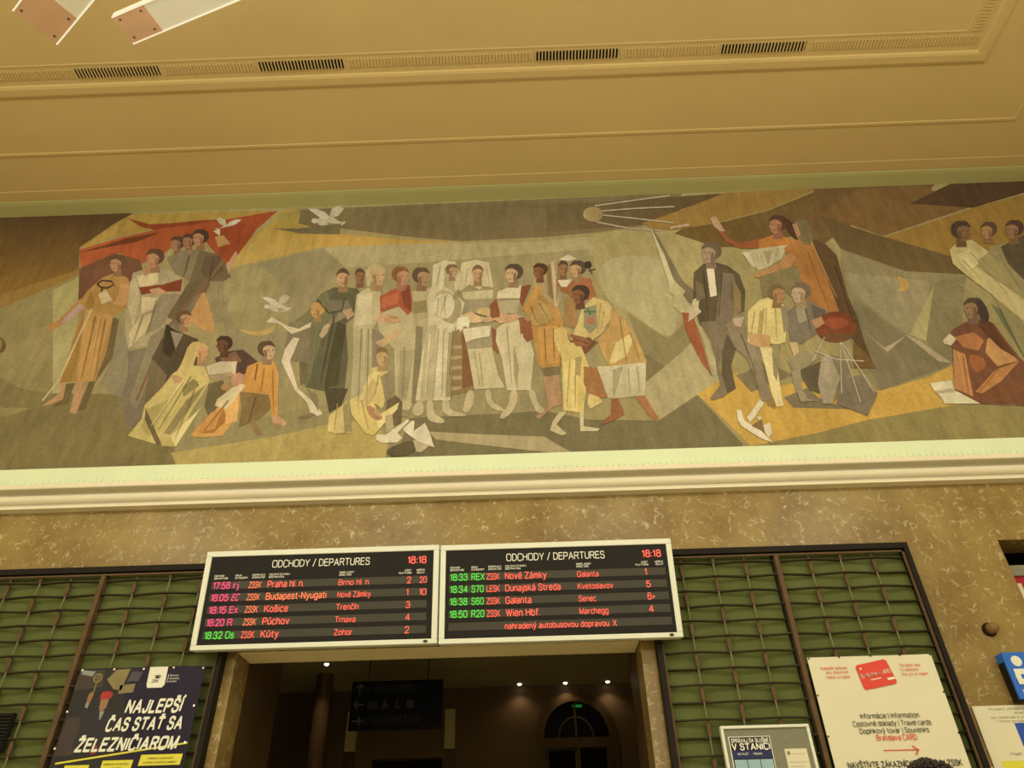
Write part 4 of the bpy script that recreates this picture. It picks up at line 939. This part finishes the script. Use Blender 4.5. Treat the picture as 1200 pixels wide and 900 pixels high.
# ------------------------------------------------------------------ banner on the left screen
def sheet(name, x0, x1, z0, z1, y, m, par, label=None, cat=None, sag=0.004):
    q = MB(); nx, nz = 14, 14
    i0 = 0
    for s, yy in ((0, y), (1, y + .003)):
        for j in range(nz + 1):
            for i in range(nx + 1):
                u, v = i / nx, j / nz
                q.v.append((x0 + (x1 - x0) * u, yy + sag * math.sin(u * 9 + v * 2) * (1 - .5 * v), z0 + (z1 - z0) * v))
    N = (nx + 1) * (nz + 1)
    for s in (0, 1):
        for j in range(nz):
            for i in range(nx):
                a = s * N + j * (nx + 1) + i
                f = (a, a + 1, a + nx + 2, a + nx + 1); q.f.append(f if s == 0 else f[::-1]); q.m.append(0)
    o = q.build(name, m, par, smooth=True, fix=False)
    return o
b1 = empty('banner', (-3.357, -0.13, 1.9)); tag(b1, 'dark violet recruitment banner with railwayman picture and bold white slogan', 'banner')
OX, OZ = -3.39, 1.9
sheet('vinyl_sheet', -3.945 - OX, -2.845 - OX, 0, 3.235 - OZ, 0, M['violet'], b1, sag=.003)
X_ = lambda x: x - OX; Z_ = lambda z: z - OZ
pm = {k: mat('banner_print_' + k, c, .5, .12, 9.0) for k, c in dict(coal='2A2420', tan='86703F', brown='43342A', red='A83028', skin='94683F', coat='2E2828', grey='4C4440', shirt='908870').items()}
pl = list(pm)
q = MB(); yy = -0.006
def fl(k, pts, y=None):
    q.face([(X_(a), y if y is not None else yy, Z_(c)) for a, c in pts], pl.index(k))
fl('coal', [(-3.94, 1.95), (-3.45, 1.95), (-3.36, 2.62), (-3.50, 3.05), (-3.42, 3.225), (-3.94, 3.225)], -.0045)
fl('brown', [(-3.93, 2.55), (-3.78, 2.56), (-3.72, 2.85), (-3.92, 2.84)], -.005)
fl('brown', [(-3.94, 3.06), (-3.70, 3.08), (-3.72, 3.22), (-3.94, 3.22)], -.005)
fl('tan', [(-3.62, 3.22), (-3.50, 3.225), (-3.53, 3.05), (-3.60, 3.06), (-3.68, 3.14)]); fl('tan', [(-3.55, 3.02), (-3.42, 3.03), (-3.42, 3.10), (-3.55, 3.09)])
fl('shirt', [(-3.92, 3.19), (-3.82, 3.17), (-3.80, 3.21), (-3.92, 3.225)])
fl('grey', [(-3.50, 3.12), (-3.40, 3.12), (-3.38, 3.2), (-3.48, 3.2)])
for k in range(16):                              # hand signal disc: a ring with a cross
    t0, t1 = 2 * math.pi * k / 16, 2 * math.pi * (k + 1) / 16
    R0, R1 = .026, .04; fl('tan', [(-3.765 + R0 * math.cos(t0), 3.155 + R0 * math.sin(t0)), (-3.765 + R1 * math.cos(t0), 3.155 + R1 * math.sin(t0)), (-3.765 + R1 * math.cos(t1), 3.155 + R1 * math.sin(t1)), (-3.765 + R0 * math.cos(t1), 3.155 + R0 * math.sin(t1))], -.007)
fl('tan', [(-3.768, 3.03), (-3.758, 3.03), (-3.758, 3.19), (-3.768, 3.19)], -.0065); fl('tan', [(-3.80, 3.15), (-3.73, 3.15), (-3.73, 3.16), (-3.80, 3.16)], -.0065)
fl('skin', [(-3.80, 2.96), (-3.77, 2.95), (-3.755, 3.02), (-3.775, 3.045), (-3.80, 3.02)], -.0065); fl('shirt', [(-3.80, 2.92), (-3.775, 2.91), (-3.77, 2.95), (-3.80, 2.96)], -.0066)
fl('coat', [(-3.81, 2.62), (-3.55, 2.60), (-3.52, 2.84), (-3.58, 2.90), (-3.70, 2.90), (-3.77, 2.86)]); fl('coat', [(-3.82, 2.88), (-3.775, 2.90), (-3.74, 2.80), (-3.80, 2.78)], -.0068)
fl('skin', [(-3.675, 2.915), (-3.665, 2.89), (-3.64, 2.885), (-3.615, 2.91), (-3.61, 2.985), (-3.68, 2.985)], -.007)
fl('red', [(-3.685, 2.975), (-3.60, 2.985), (-3.585, 3.02), (-3.62, 3.045), (-3.68, 3.04), (-3.695, 3.01)], -.0075); fl('shirt', [(-3.66, 2.885), (-3.62, 2.885), (-3.635, 2.82), (-3.645, 2.82)], -.0075)
fl('red', [(-3.64, 2.56), (-3.60, 2.56), (-3.59, 2.62), (-3.63, 2.62)], -.0065)
q.build('photo_print', [pm[k] for k in pl], b1, fix=False)
lettering('slogan', [dict(text='NAJLEPŠÍ', x=X_(-3.445), z=Z_(2.868), cap=.093, y=-.012, width=.50, bold=.036, shear=.18),
                     dict(text='ČAS STAŤ SA', x=X_(-3.565), z=Z_(2.735), cap=.086, y=-.012, width=.635, bold=.036, shear=.18),
                     dict(text='ŽELEZNIČIAROM', x=X_(-3.775), z=Z_(2.585), cap=.086, y=-.012, width=.855, bold=.036, shear=.18)], M['white'], b1)
for i, v in enumerate(()): pass
q = MB(); q.face([(X_(-3.90), -.006, Z_(2.490)), (X_(-2.85), -.006, Z_(2.618)), (X_(-2.85), -.006, Z_(2.632)), (X_(-3.90), -.006, Z_(2.504))])
q.build('yellow_rule', M['yellow'], b1, fix=False)
for x0, x1, z0, z1, tx in ((-3.52, -3.27, 2.40, 2.51, ('príspevok na rekreáciu', 'a dovolenku')), (-3.215, -2.875, 2.465, 2.545, ('odmeny pri pracovných', 'výročiach a životných jubileách')), (-3.82, -3.62, 2.38, 2.482, ())):
    q = MB(); q.face([(X_(x0), -.006, Z_(z0)), (X_(x1), -.006, Z_(z0)), (X_(x1 + .006), -.006, Z_(z1)), (X_(x0 + .006), -.006, Z_(z1))]); o = q.build('yellow_label', M['yellow'], b1, fix=False)
    if tx: lettering('lettering', [dict(text=s_, x=X_((x0 + x1) / 2), z=Z_(z1 - .034 - .03 * i), cap=.014, y=-.0075, center=True, maxw=(x1 - x0) * .9, shear=.15) for i, s_ in enumerate(tx)], M['ink'], o)
q = MB(); q.prism([(X_(-3.322), Z_(3.09)), (X_(-3.31), Z_(3.062)), (X_(-3.185), Z_(3.062)), (X_(-3.165), Z_(3.085)), (X_(-3.172), Z_(3.234)), (X_(-3.33), Z_(3.234))], -.007, -.004); lo = q.build('logo_tag', M['white'], b1)
q = MB(); q.face([(X_(a), -.009, Z_(c)) for a, c in ((-3.275, 3.165), (-3.255, 3.15), (-3.235, 3.15), (-3.225, 3.172), (-3.245, 3.162))]); q.face([(X_(a), -.009, Z_(c)) for a, c in ((-3.27, 3.145), (-3.25, 3.135), (-3.22, 3.14), (-3.212, 3.165), (-3.232, 3.15), (-3.25, 3.148))])
write(q, 'ŽSR', X_(-3.285), Z_(3.105), .02, -.009, shear=.2, bold=.02); q.build('bird_emblem', M['ink'], lo, fix=False)
q = MB(); q.box(X_(-3.152), X_(-3.148), -.007, -.006, Z_(3.10), Z_(3.17)); 
for i, s_ in enumerate(('Železnice', 'Slovenskej', 'republiky')): write(q, s_, X_(-3.138), Z_(3.152 - .024 * i), .013, -.007)
q.build('company_lettering', M['white'], b1, fix=False)
for x, z in ((-3.92, 3.235), (-3.64, 3.235), (-3.38, 3.23), (-3.12, 3.235), (-2.86, 3.225), (-2.865, 2.92), (-2.87, 2.64), (-3.935, 2.90), (-3.94, 2.62)):
    q = MB(); q.tube((X_(x), -.012, Z_(z - .012)), (X_(x), .0, Z_(z - .012)), .009, 8); q.tube((X_(x), .002, Z_(z - .012)), (X_(x) + .004, .03, Z_(z + .02)), .004, 6); q.build('eyelet_hook', M['steel'], b1)
# ------------------------------------------------------------------ card banner on the right screen
b2 = empty('banner', (2.94, -0.13, 1.89)); tag(b2, 'cream banner advertising a red city card, hung on the right green screen', 'banner')
OX = 2.97
sheet('vinyl_sheet', 2.42 - OX, 3.475 - OX, 0, 3.165 - OZ, 0, M['paper'], b2, sag=.004)
q = MB(); q.prism([(X_(a), Z_(c)) for a, c in ((2.802, 3.072), (2.818, 3.09), (3.060, 3.132), (3.078, 3.12), (3.112, 2.952), (3.098, 2.935), (2.838, 2.89), (2.822, 2.902))], -.008, -.006)
rc = q.build('red_card_print', M['redprint'], b2)
q = MB(); write(q, 'Bratislava CARD', -.035, 0, .030, 0, width=.26, bold=.006)
ca, sa = math.cos(.16), math.sin(.16)
q.v = [(X_(2.865) + x * ca - z * sa, -.010, Z_(2.99) + x * sa + z * ca) for x, y, z in q.v]
q.face([(X_(3.042), -.010, Z_(2.962)), (X_(3.104), -.010, Z_(2.972)), (X_(3.100), -.010, Z_(2.990)), (X_(3.040), -.010, Z_(2.980))])
q.face([(X_(2.835), -.010, Z_(3.05)), (X_(2.85), -.010, Z_(3.053)), (X_(2.847), -.010, Z_(3.068)), (X_(2.832), -.010, Z_(3.065))])
q.face([(X_(2.90), -.010, Z_(2.965)), (X_(2.99), -.010, Z_(2.979)), (X_(2.989), -.010, Z_(2.986)), (X_(2.899), -.010, Z_(2.972))])
q.build('card_lettering', M['white'], rc, fix=False)
yl = -.009
lettering('slogan', [dict(text=s_, x=X_(x), z=Z_(z), cap=.021, y=yl, right=True, width=w_) for s_, x, z, w_ in (('Najlepší spôsob', 2.729, 3.062, .222), ('ako objavovať', 2.733, 3.028, .19), ('mesto a región', 2.735, 2.990, .20))], M['redprint'], b2)
lettering('slogan', [dict(text=s_, x=X_(3.172), z=Z_(z), cap=.021, y=yl, width=w_) for s_, z, w_ in (('The best way', 3.07, .18), ('to discover', 3.035, .155), ('the city & region', 2.998, .222))], M['redprint'], b2)
lettering('information_text', [dict(text=s_, x=X_(2.964), z=Z_(z), cap=.036, y=yl, center=True, width=w_, bold=.005) for s_, z, w_ in (('Informácie | Information', 2.674, .478), ('Cestovné doklady | Travel cards', 2.617, .628), ('Doplnkový tovar | Souvenirs', 2.563, .555))], M['ink'], b2)
lettering('card_name', [dict(text='Bratislava CARD', x=X_(2.966), z=Z_(2.510), cap=.038, y=yl, center=True, width=.325, bold=.01)], M['redprint'], b2)
q = MB(); q.box(X_(2.832), X_(3.105), yl, yl + .002, Z_(2.434), Z_(2.440))
q.face([(X_(a), yl, Z_(c)) for a, c in ((3.113, 2.437), (3.068, 2.470), (3.063, 2.463), (3.099, 2.437))]); q.face([(X_(a), yl, Z_(c)) for a, c in ((3.113, 2.437), (3.099, 2.437), (3.072, 2.400), (3.080, 2.396))])
q.build('arrow', M['redprint'], b2, fix=False)
lettering('address_text', [dict(text='NAVŠTÍVTE ZÁKAZNÍCKE CENTRUM ZSSK', x=X_(2.966), z=Z_(2.320), cap=.038, y=yl, center=True, width=.895, bold=.02), dict(text='VISIT THE CUSTOMER CENTRE', x=X_(2.966), z=Z_(2.245), cap=.034, y=yl, center=True, width=.7)], M['ink'], b2)
for x, z in ((2.43, 3.155), (2.69, 3.16), (2.96, 3.163), (3.21, 3.163), (3.465, 3.16), (3.468, 2.86), (3.47, 2.55), (2.427, 2.86), (2.427, 2.55)):
    q = MB(); q.tube((X_(x), -.012, Z_(z)), (X_(x), .0, Z_(z)), .006, 8); q.tube((X_(x), .002, Z_(z)), (X_(x) + .004, .03, Z_(z + .02)), .003, 6); q.build('eyelet_hook', M['dark'], b2)
# ------------------------------------------------------------------ notice board
nb = empty('notice_board', (1.902, -0.135, 1.69)); tag(nb, 'grey notice board in a pale frame, below the right departures board', 'notice board')
OX, OZ = 1.908, 1.7; zt = 2.645
q = MB(); q.box(X_(1.57), X_(2.245), 0.0, .03, 0.02, Z_(zt) - .02); q.build('felt_panel', M['felt'], nb)
q = MB(); q.box(X_(1.545), X_(2.262), -.02, .035, Z_(zt) - .022, Z_(zt)); q.box(X_(1.545), X_(2.262), -.02, .035, 0, .022); q.box(X_(1.545), X_(1.568), -.02, .035, .022, Z_(zt) - .022); q.box(X_(2.239), X_(2.262), -.02, .035, .022, Z_(zt) - .022)
q.build('frame', M['alu'], nb, bevel=.004)
po = empty('poster', (1.759, -0.136, 1.99)); tag(po, 'navy poster about good manners, pinned on the grey notice board', 'poster')
OX, OZ = 1.765, 2.0
q = MB(); q.box(X_(1.598), X_(1.932), -.003, 0, 0, Z_(2.566)); q.build('sheet', M['white'], po)
q = MB(); q.box(X_(1.606), X_(1.925), -.005, -.003, .008, Z_(2.560)); q.box(X_(1.606), X_(1.925), -.0052, -.0049, Z_(2.405), Z_(2.462), 1); q.build('navy_print', [M['violet'], M['navy']], po)
lettering('heading', [dict(text='SPRÁVAJ SA SLUŠNE', x=X_(1.765), z=Z_(2.522), cap=.026, y=-.007, center=True, width=.30, bold=.03), dict(text='V STANICI', x=X_(1.765), z=Z_(2.470), cap=.042, y=-.007, center=True, width=.305, bold=.03)], M['white'], po)
lettering('subheading', [dict(text=s_, x=X_(x), z=Z_(2.432), cap=.013, y=-.007, width=w_, bold=.01) for s_, x, w_ in (('NIE FAJČIŤ', 1.65, .085), ('PORIADOK', 1.775, .07))], M['white'], po)
for i in range(3):
    x = 1.615 + i * .103
    q = MB(); q.box(X_(x), X_(x + .097), -.007, -.005, Z_(2.28), Z_(2.398)); q.build('pale_tile', M['pblue'], po)
    q = MB(); q.box(X_(x), X_(x + .097), -.007, -.005, Z_(2.15), Z_(2.272)); q.build('pale_tile', M['pblue'], po)
nt_ = empty('notice_sheet', (2.109, -0.136, 2.09)); tag(nt_, 'small plain cream notice pinned right of the navy poster', 'notice')
q = MB(); q.box(-.088, .088, -.003, 0, 0, .368); q.build('sheet', M['paper'], nt_)
q = MB(); q.box(-.072, -.05, -.005, -.003, .325, .35); q.build('stamp', M['felt'], nt_)
q = MB()
for k in range(9): q.box(-.07 if k else -.04, .07 - .03 * (k % 3 == 2), -.0045, -.003, .30 - k * .03 + (.03 if not k else 0), .302 - k * .03 + (.03 if not k else 0))
q.build('text_lines', M['felt'], nt_)
# ------------------------------------------------------------------ things on the marble at the right
pr = empty('poster', (4.25, -0.012, 1.85)); tag(pr, 'cream project poster with blue square on the marble, right edge of view', 'poster')
OX, OZ = 4.25, 1.85
q = MB(); q.box(X_(3.69), X_(4.81), -.003, .004, 0, Z_(2.757)); q.build('sheet', M['paper'], pr)
q = MB(); q.box(X_(3.985), X_(4.56), -.006, -.003, Z_(2.33), Z_(2.62)); q.build('blue_square', mat('royal_blue_print', '2C4C8C', .5, .03, 4.0), pr)
q = MB(); q.box(X_(3.76), X_(4.74), -.005, -.003, Z_(2.26), Z_(2.345)); q.build('yellow_band', M['yellow'], pr)
lettering('text_lines', [dict(text=s_, x=X_(4.25), z=Z_(z), cap=.016, y=-.0045, center=True, width=w_) for s_, z, w_ in (('Projekt „Modernizácia železničnej infraštruktúry', 2.722, .86), ('stanice Bratislava hlavná“', 2.690, .46), ('sa realizuje s podporou a financovaním z fondov', 2.658, .88), ('Tento projekt napomáha zlepšovať dopravu', 2.628, .80))], M['felt'], pr)
lettering('small_print', [dict(text='Projekt', x=X_(3.86), z=Z_(2.385), cap=.02, y=-.0045)], M['felt'], pr)
bs = empty('hanging_sign', (4.55, -0.10, 2.78)); tag(bs, 'bright blue box sign with white emblem, projecting from the marble', 'sign')
OX, OZ = 4.55, 2.78
q = MB(); q.box(-.50, .5, -.02, .09, 0, .375); q.build('box', M['blue'], bs, bevel=.008)
q = MB(); q.box(-.503, .503, .0, .085, -.01, .30); q.build('dark_rim', M['dark'], bs)
q = MB()
q.lathe([(.001, 0), (.043, 0), (.043, .006), (.001, .006)], (-.405, -.02, .30), (0, -1, 0), 20)
def band(pts, wd):
    for i in range(len(pts) - 1):
        (xa, za), (xb, zb) = pts[i], pts[i + 1]; dx, dz = xb - xa, zb - za; l = math.hypot(dx, dz); nx, nz = -dz / l * wd / 2, dx / l * wd / 2
        ex, ez = dx / l * wd / 2, dz / l * wd / 2
        q.prism([(xa + nx - ex, za + nz - ez), (xb + nx + ex, zb + nz + ez), (xb - nx + ex, zb - nz + ez), (xa - nx - ex, za - nz - ez)], -.026 - i * .0002, -.02)
band([(-.27, .215), (-.44, .215), (-.44, .135), (-.27, .135)], .044); band([(-.27, .135), (-.27, .05), (-.43, .05)], .044)
q.build('emblem', M['white'], bs)
q = MB(); q.box(-.48, -.44, .09, .10, .05, .32); q.box(.44, .48, .09, .10, .05, .32); q.build('wall_bracket', M['dark'], bs)
wb = empty('dome_fixture', (4.10, 0, 3.38)); tag(wb, 'small round brown fixture fixed to bare marble above the blue sign', 'fixture')  # dome built as a small alarm siren, gives no light
q = MB(); q.lathe([(.06, 0), (.06, .02), (.05, .03)], (0, 0, 0), (0, -1, 0), 24); q.build('base', M['dark'], wb)
q = MB(); q.lathe([(.048, .028), (.048, .07), (.042, .095), (.026, .11), (.001, .116)], (0, 0, 0), (0, -1, 0), 24); q.build('dome', mat('tan_enamel', '8A6434', .5, .12, 12.0), wb, smooth=True)
ss = empty('shop_sign', (5.7, 0.12, 3.3)); tag(ss, 'cream shop sign with red lettering inside the dark wall opening', 'sign')
q = MB(); q.box(-1.16, 1.18, 0, .06, 0, .60); q.build('sign_panel', M['paper'], ss)
q = MB(); q.box(-1.165, 1.18, -.03, .06, .60, .70); q.build('top_rail', M['felt'], ss)
q = MB(); write(q, 'T', -1.12, .33, .24, -.004, bold=.05); q.build('lettering', mat('deep_red_print', 'A81C24', .5, .03, 4.0), ss, fix=False)
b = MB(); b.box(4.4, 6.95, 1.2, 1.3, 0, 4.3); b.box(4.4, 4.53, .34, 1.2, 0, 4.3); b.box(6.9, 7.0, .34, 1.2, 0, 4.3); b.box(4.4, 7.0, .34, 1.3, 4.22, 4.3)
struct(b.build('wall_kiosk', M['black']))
# ------------------------------------------------------------------ hanging copper-ended lamps
M['rail_glow'] = glow('rail_edge_glow', 'FFF2C8', 0.95)  # glow put into the side rails for their bright reflected edge
def luminaire(name, loc, rz, L, W, label):
    r = empty(name, loc, (0, 0, rz)); tag(r, label, 'ceiling lamp', 'copper ended hanging lamps')
    q = MB(); q.box(.0, L, -W / 2, W / 2, .004, .012); q.build('bottom_plate', M['lampwhite'], r)
    for a, c in ((0, .36), (L - .36, L)):
        q = MB(); q.prism([(a, .0), (c, .0), (c, .004), (a, .004)], -W / 2 - .004, W / 2 + .004); o = q.build('copper_end', M['copper'], r, bevel=.001)
        q = MB()
        for x in (a + .06, c - .06):
            for y in (-W / 2 + .045, W / 2 - .045): q.lathe([(.011, 0), (.011, -.004), (.004, -.007)], (x, y, .0), (0, 0, 1), 10)
        q.build('screws', M['sleeve'], o)
    for s in (-1, 1):
        q = MB(); q.box(0, L, s * W / 2 - .003, s * W / 2 + .009, -.003, .085); q.build('glowing_side_rail', M['rail_glow'], r)
        q = MB(); q.tube((.1, s * W / 5, .05), (L - .1, s * W / 5, .05), .013, 10); q.build('tube', glow('fluorescent_tube', 'FFF0C8', 2.0), r)
    q = MB()
    for x in (L * .25, L * .75): q.tube((x, 0, .01), (x, 0, ZC - loc[2]), .008, 8)
    q.build('hanging_rod', M['steel'], r)
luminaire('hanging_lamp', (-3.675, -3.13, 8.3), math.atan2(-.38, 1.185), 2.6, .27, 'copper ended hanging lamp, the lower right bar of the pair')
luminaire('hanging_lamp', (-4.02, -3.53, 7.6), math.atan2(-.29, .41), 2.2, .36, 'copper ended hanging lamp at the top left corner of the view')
# ------------------------------------------------------------------ the traveller whose hair shows at the lower edge
def person(loc, hgt):
    r = empty('person', loc, (0, 0, 0)); tag(r, 'person with black hair standing in front of the cream banner, seen from behind', 'person')
    J = {}; V = []; E = []; R = []
    def j(n, x, y, z, rx, par=None, ry=None):
        J[n] = len(V); V.append((x, y, z)); R.append((rx, ry or rx))
        if par: E.append((J[par], J[n]))
    j('pelvis', 0, 0, .96, .155, None, .115); j('waist', 0, .0, 1.12, .140, 'pelvis', .105); j('chest', 0, -.005, 1.33, .165, 'waist', .12); j('upper', 0, -.01, 1.46, .11, 'chest', .085)
    j('neck', 0, 0, 1.54, .056, 'upper'); j('skull_base', 0, .022, 1.60, .058, 'neck', .072); j('skull', 0, .014, 1.69, .088, 'skull_base', .104); j('crown', 0, .006, 1.755, .066, 'skull', .078)
    for s, n in ((-1, 'l'), (1, 'r')):
        j('sh' + n, s * .19, -.01, 1.44, .062, 'upper'); j('el' + n, s * .235, -.03, 1.16, .043, 'sh' + n); j('wr' + n, s * .235, .05, .92, .029, 'el' + n)
        j('pa' + n, s * .235, .075, .84, .034, 'wr' + n, .018)
        for k, (dy, ln) in enumerate(((.033, .066), (.011, .076), (-.011, .07), (-.031, .054))):
            j('f%d' % k + n, s * .238, .08 + dy, .80, .0095, 'pa' + n); j('g%d' % k + n, s * .236, .086 + dy, .80 - ln * .55, .0085, 'f%d' % k + n); j('h%d' % k + n, s * .226, .094 + dy, .80 - ln, .007, 'g%d' % k + n)
        j('t' + n, s * .225, .112, .86, .011, 'wr' + n); j('u' + n, s * .215, .135, .82, .009, 't' + n)
        j('hip' + n, s * .095, 0, .90, .095, 'pelvis'); j('kn' + n, s * .105, .01, .50, .062, 'hip' + n); j('an' + n, s * .11, -.03, .10, .042, 'kn' + n); j('he' + n, s * .11, -.03, .045, .042, 'an' + n); j('to' + n, s * .125, .14, .035, .034, 'he' + n)
    me = bpy.data.meshes.new('body'); me.from_pydata(V, E, []); me.update()
    o = bpy.data.objects.new('body', me); COL.objects.link(o)
    md = o.modifiers.new('skin', 'SKIN'); md.use_smooth_shade = True
    for i, s in enumerate(me.skin_vertices[0].data): s.radius = R[i]; s.use_root = (i == 0)
    sb = o.modifiers.new('sub', 'SUBSURF'); sb.levels = 4; sb.render_levels = 4
    dg = bpy.context.evaluated_depsgraph_get(); dg.update()
    m2 = bpy.data.meshes.new_from_object(o.evaluated_get(dg), depsgraph=dg)
    bpy.data.objects.remove(o)
    k = hgt / 1.82
    m2.materials.clear()
    for m in (mat('skin', 'B98A5A', .55, .04, 8.0), mat('dark_jacket', '2E2A2C', .8, .1, 20.0), mat('dark_trousers', '2A2E3A', .85, .1, 20.0), mat('dark_shoes', '201A16', .5, .1, 8.0)): m2.materials.append(m)
    for p in m2.polygons:
        z = p.center[2]; x = abs(p.center[0]); p.use_smooth = True
        p.material_index = 0 if (z > 1.545 or (x > .18 and z < .925)) else 1 if (z > .90 or (x > .17 and z > .9)) else 2 if z > .085 else 3
    for v in m2.vertices:                         # brow, nose and chin pushed out of the face
        x, y, z = v.co
        if z > 1.58 and y > 0:
            n_ = math.exp(-(x / .014) ** 2 - ((z - 1.675) / .020) ** 2) * .026 + math.exp(-(x / .03) ** 2 - ((z - 1.605) / .02) ** 2) * .012 - sum(math.exp(-((x - s * .03) / .014) ** 2 - ((z - 1.695) / .012) ** 2) * .007 for s in (-1, 1))
            v.co.y += n_
        v.co *= k
    b = bpy.data.objects.new('body', m2); COL.objects.link(b); b.parent = r
    q = MB()
    for s in (-1, 1): q.lathe([(.006, -.006), (.022, -.004), (.026, .0), (.02, .006), (.006, .004)], (s * .082 * k, .015 * k, 1.672 * k), (s, -.35, 0), 12)
    for i, v in enumerate(q.v): q.v[i] = (v[0], v[1], 1.672 * k + (v[2] - 1.672 * k) * 1.35)
    q.build('ears', m2.materials[0], r, smooth=True)
    sy = lambda x, z: max([v.co[1] for v in m2.vertices if abs(v.co[0] - x * k) < .014 and abs(v.co[2] - z * k) < .016] or [.1 * k])
    for s in (-1, 1):
        q = MB(); q.lathe([(.011, -.006), (.010, -.001), (.005, .002), (.001, .0025)], (s * .031 * k, sy(s * .031, 1.693) - .001, 1.693 * k), (0, 1, 0), 14)
        for i, v in enumerate(q.v): q.v[i] = (v[0], v[1], 1.693 * k + (v[2] - 1.693 * k) * .6)
        q.build('eye', mat('dark_eye', '3A2A20', .3, .05, 8.0), r, smooth=True)
    ym = sy(0, 1.632); q = MB(); q.run([(ym - .006, 1.634 * k), (ym + .002, 1.632 * k), (ym + .002, 1.628 * k), (ym - .006, 1.625 * k)], -.022 * k, .022 * k)
    q.build('mouth', mat('lip', '8A5040', .5, .05, 8.0), r)
    # hair: a shell over the skull, cropped at the nape and the brow, with tufts
    rng = random.Random(3); q = MB(); nu, nv = 56, 22
    for a in range(nv + 1):
        for c in range(nu):
            th = math.pi * a / nv * .74; ph = 2 * math.pi * c / nu
            fr = math.sin(ph)                      # +1 at the face
            w_ = max(0.0, min(1.0, (fr + .25) / .7)); w_ = w_ * w_ * (3 - 2 * w_)
            lim = .70 * (1 - w_) + .37 * w_
            if abs(math.cos(ph)) > .9: lim = min(lim, .50)
            th = math.pi * a / nv * lim
            rr = 1 + .022 * math.sin(ph * 7 + a * 1.3) + .018 * math.sin(ph * 13 - a * 2.1) + .02 * rng.random()
            q.v.append((.100 * k * rr * math.sin(th) * math.cos(ph), (.004 + .109 * rr * math.sin(th) * math.sin(ph)) * k, (1.70 + .118 * rr * math.cos(th)) * k))
    for a in range(nv):
        for c in range(nu):
            d = (c + 1) % nu; q.f.append((a * nu + c, a * nu + d, (a + 1) * nu + d, (a + 1) * nu + c)); q.m.append(0)
    for t in range(1100):                           # tufts
        th = abs(rng.gauss(0, .95)); ph = rng.random() * 6.283
        if th > 1.5 or (math.sin(ph) > -.1 and th > 1.05): continue
        c = Vector((.098 * math.sin(th) * math.cos(ph), .005 + .110 * math.sin(th) * math.sin(ph), 1.70 + .118 * math.cos(th)))
        n_ = (c - Vector((0, .012, 1.70))).normalized(); g = Vector((rng.gauss(0, 1), rng.gauss(0, 1), rng.gauss(0, .6))).normalized()
        q.tube((c - n_ * .004) * k, (c + n_ * .004 + g * .012) * k, .008, 5, 0, .003)
    q.build('hair', mat('black_hair', '241A14', .45, .25, 40.0, spec=.4), r, smooth=True)
person((1.21, -4.011, 0), 1.828)
